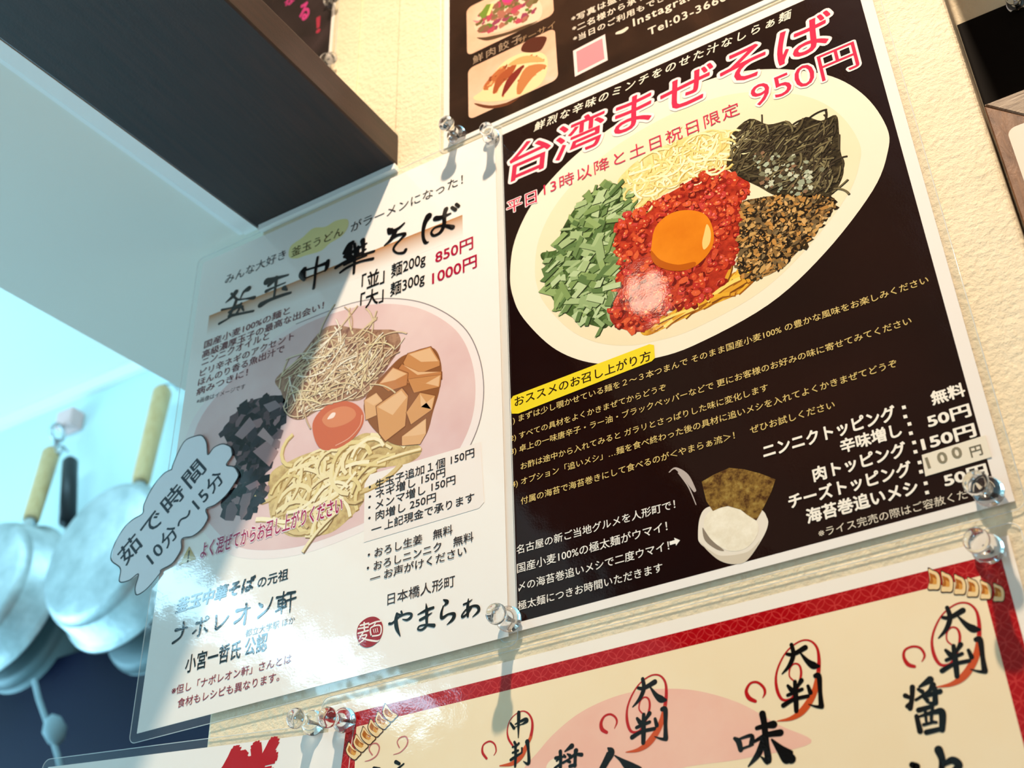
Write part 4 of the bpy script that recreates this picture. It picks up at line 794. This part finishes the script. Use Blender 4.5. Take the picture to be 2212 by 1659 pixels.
# dark turner hanging between the handles
a = at(152, 990, YB - 0.035); b = at(146, 1130, YB - 0.035); d = (b - a).normalized()
lroot2 = thing('ladle', 'black handled ladle hanging between the saucepan handles', 'ladle', (b.x, YB - 0.035, b.z))
v, f = tube([a, a + d * 0.006, b], [0.006, 0.011, 0.012], 12); link('handle', v, f, plain('black_plastic', '12181e', 0.4), lroot2, smooth=True)
v, f = tube([b - d * 0.01, b + d * 0.05], 0.004, 8); link('shaft', v, f, M_STEEL, lroot2, smooth=True)
# pale cord with a knot
yc = YB - 0.10
cpts = [at(x, y, yc) for x, y in ((74, 1470), (84, 1510), (98, 1550), (112, 1590), (124, 1630), (136, 1680))]
croot = thing('hanging_cord', 'thin pale cord with a knot hanging before the dark lower wall', 'cord', cpts[-1])
v, f = tube(cpts, 0.0035, 8); link('cord', v, f, plain('pale_cord', '7f9096', 0.8), croot, smooth=True)
kc = at(118, 1577, yc); v, f = lathe([(0.002, -0.020), (0.010, -0.013), (0.014, 0.0), (0.010, 0.013), (0.002, 0.020)], kc, (0.35, 0.1, -1), 16); link('knot', v, f, plain('pale_cord', '7f9096', 0.8), croot, smooth=True)

# ------------------------------------------------------------------ lettering: fonts outlined to flat ink
def outline(body, offset, shear, space):
    c = bpy.data.curves.new('t', 'FONT'); c.body = body; c.size = 1.0; c.offset = offset; c.shear = shear; c.space_character = space; c.resolution_u = 3; c.fill_mode = 'FRONT'
    o = bpy.data.objects.new('t', c); COL.objects.link(o); return o
jobs = [(j, outline(j['body'], 0.0, j['shear'], j['space'])) for j in TXT]
bpy.context.view_layer.update()
dg = bpy.context.evaluated_depsgraph_get()
def grab(o):
    e = o.evaluated_get(dg); m_ = e.to_mesh(); r_ = ([v.co[:2] for v in m_.vertices], [tuple(p.vertices) for p in m_.polygons]); e.to_mesh_clear(); return r_
def bolden(V, F, b, n):
    """heavier weight: overlaid copies of the outline, each a hair in front of the last"""
    W_, G = [(x, y, 0) for x, y in V], list(F)
    if b > 0:
        for i in range(n):
            a = 2 * math.pi * i / n + 0.4; k = len(W_); W_ += [(x + b * math.cos(a), y + b * math.sin(a), i + 1) for x, y in V]; G += [tuple(q + k for q in f) for f in F]
    return W_, G
for j, o in jobs:
    V, F = grab(o); S = j['sheet']
    if V:
        x0, x1 = min(v[0] for v in V), max(v[0] for v in V); y0, y1 = min(v[1] for v in V), max(v[1] for v in V)
        a, b = S.wall(j['p1']), S.wall(j['p2']); dx, dz = b[0] - a[0], b[1] - a[1]; ang = math.atan2(dz, dx); ln_ = math.hypot(dx, dz)
        if j['snap'] and abs(ang) < 0.07: ang = 0.0; a = (a[0], (a[1] + b[1]) / 2)
        sx = ln_ / (x1 - x0); sy = sx
        if j['h']:
            t = S.wall((j['p1'][0], j['p1'][1] - j['h'])); t0 = S.wall(j['p1']); sy = math.hypot(t[0] - t0[0], t[1] - t0[1]) / (y1 - y0)
        yo = (y0 + y1) / 2 if j['mid'] else y0; ca, sa = math.cos(ang), math.sin(ang)
        def put(V, k): return [(a[0] + (x - x0) * sx * ca - (y - yo) * sy * sa, S.y(k) - l * 1.2e-6, a[1] + (x - x0) * sx * sa + (y - yo) * sy * ca) for x, y, l in V]
        V1, F1 = bolden(V, F, j['bold'], 4 if j['bold'] < 0.02 else 8); link(j['name'], put(V1, j['k']), F1, plain('pen_' + j['col'], j['col'], 0.6) if j['matte'] else ink(j['col']), S.root)
        if j['halo']:
            V2, F2 = bolden(V, F, j['bold'] + j['halo'][1], 14); link('lettering_halo', put(V2, j['k'] - 1.5), F2, ink(j['halo'][0]), S.root)
for j, o in jobs:
    c = o.data; bpy.data.objects.remove(o); bpy.data.curves.remove(c)
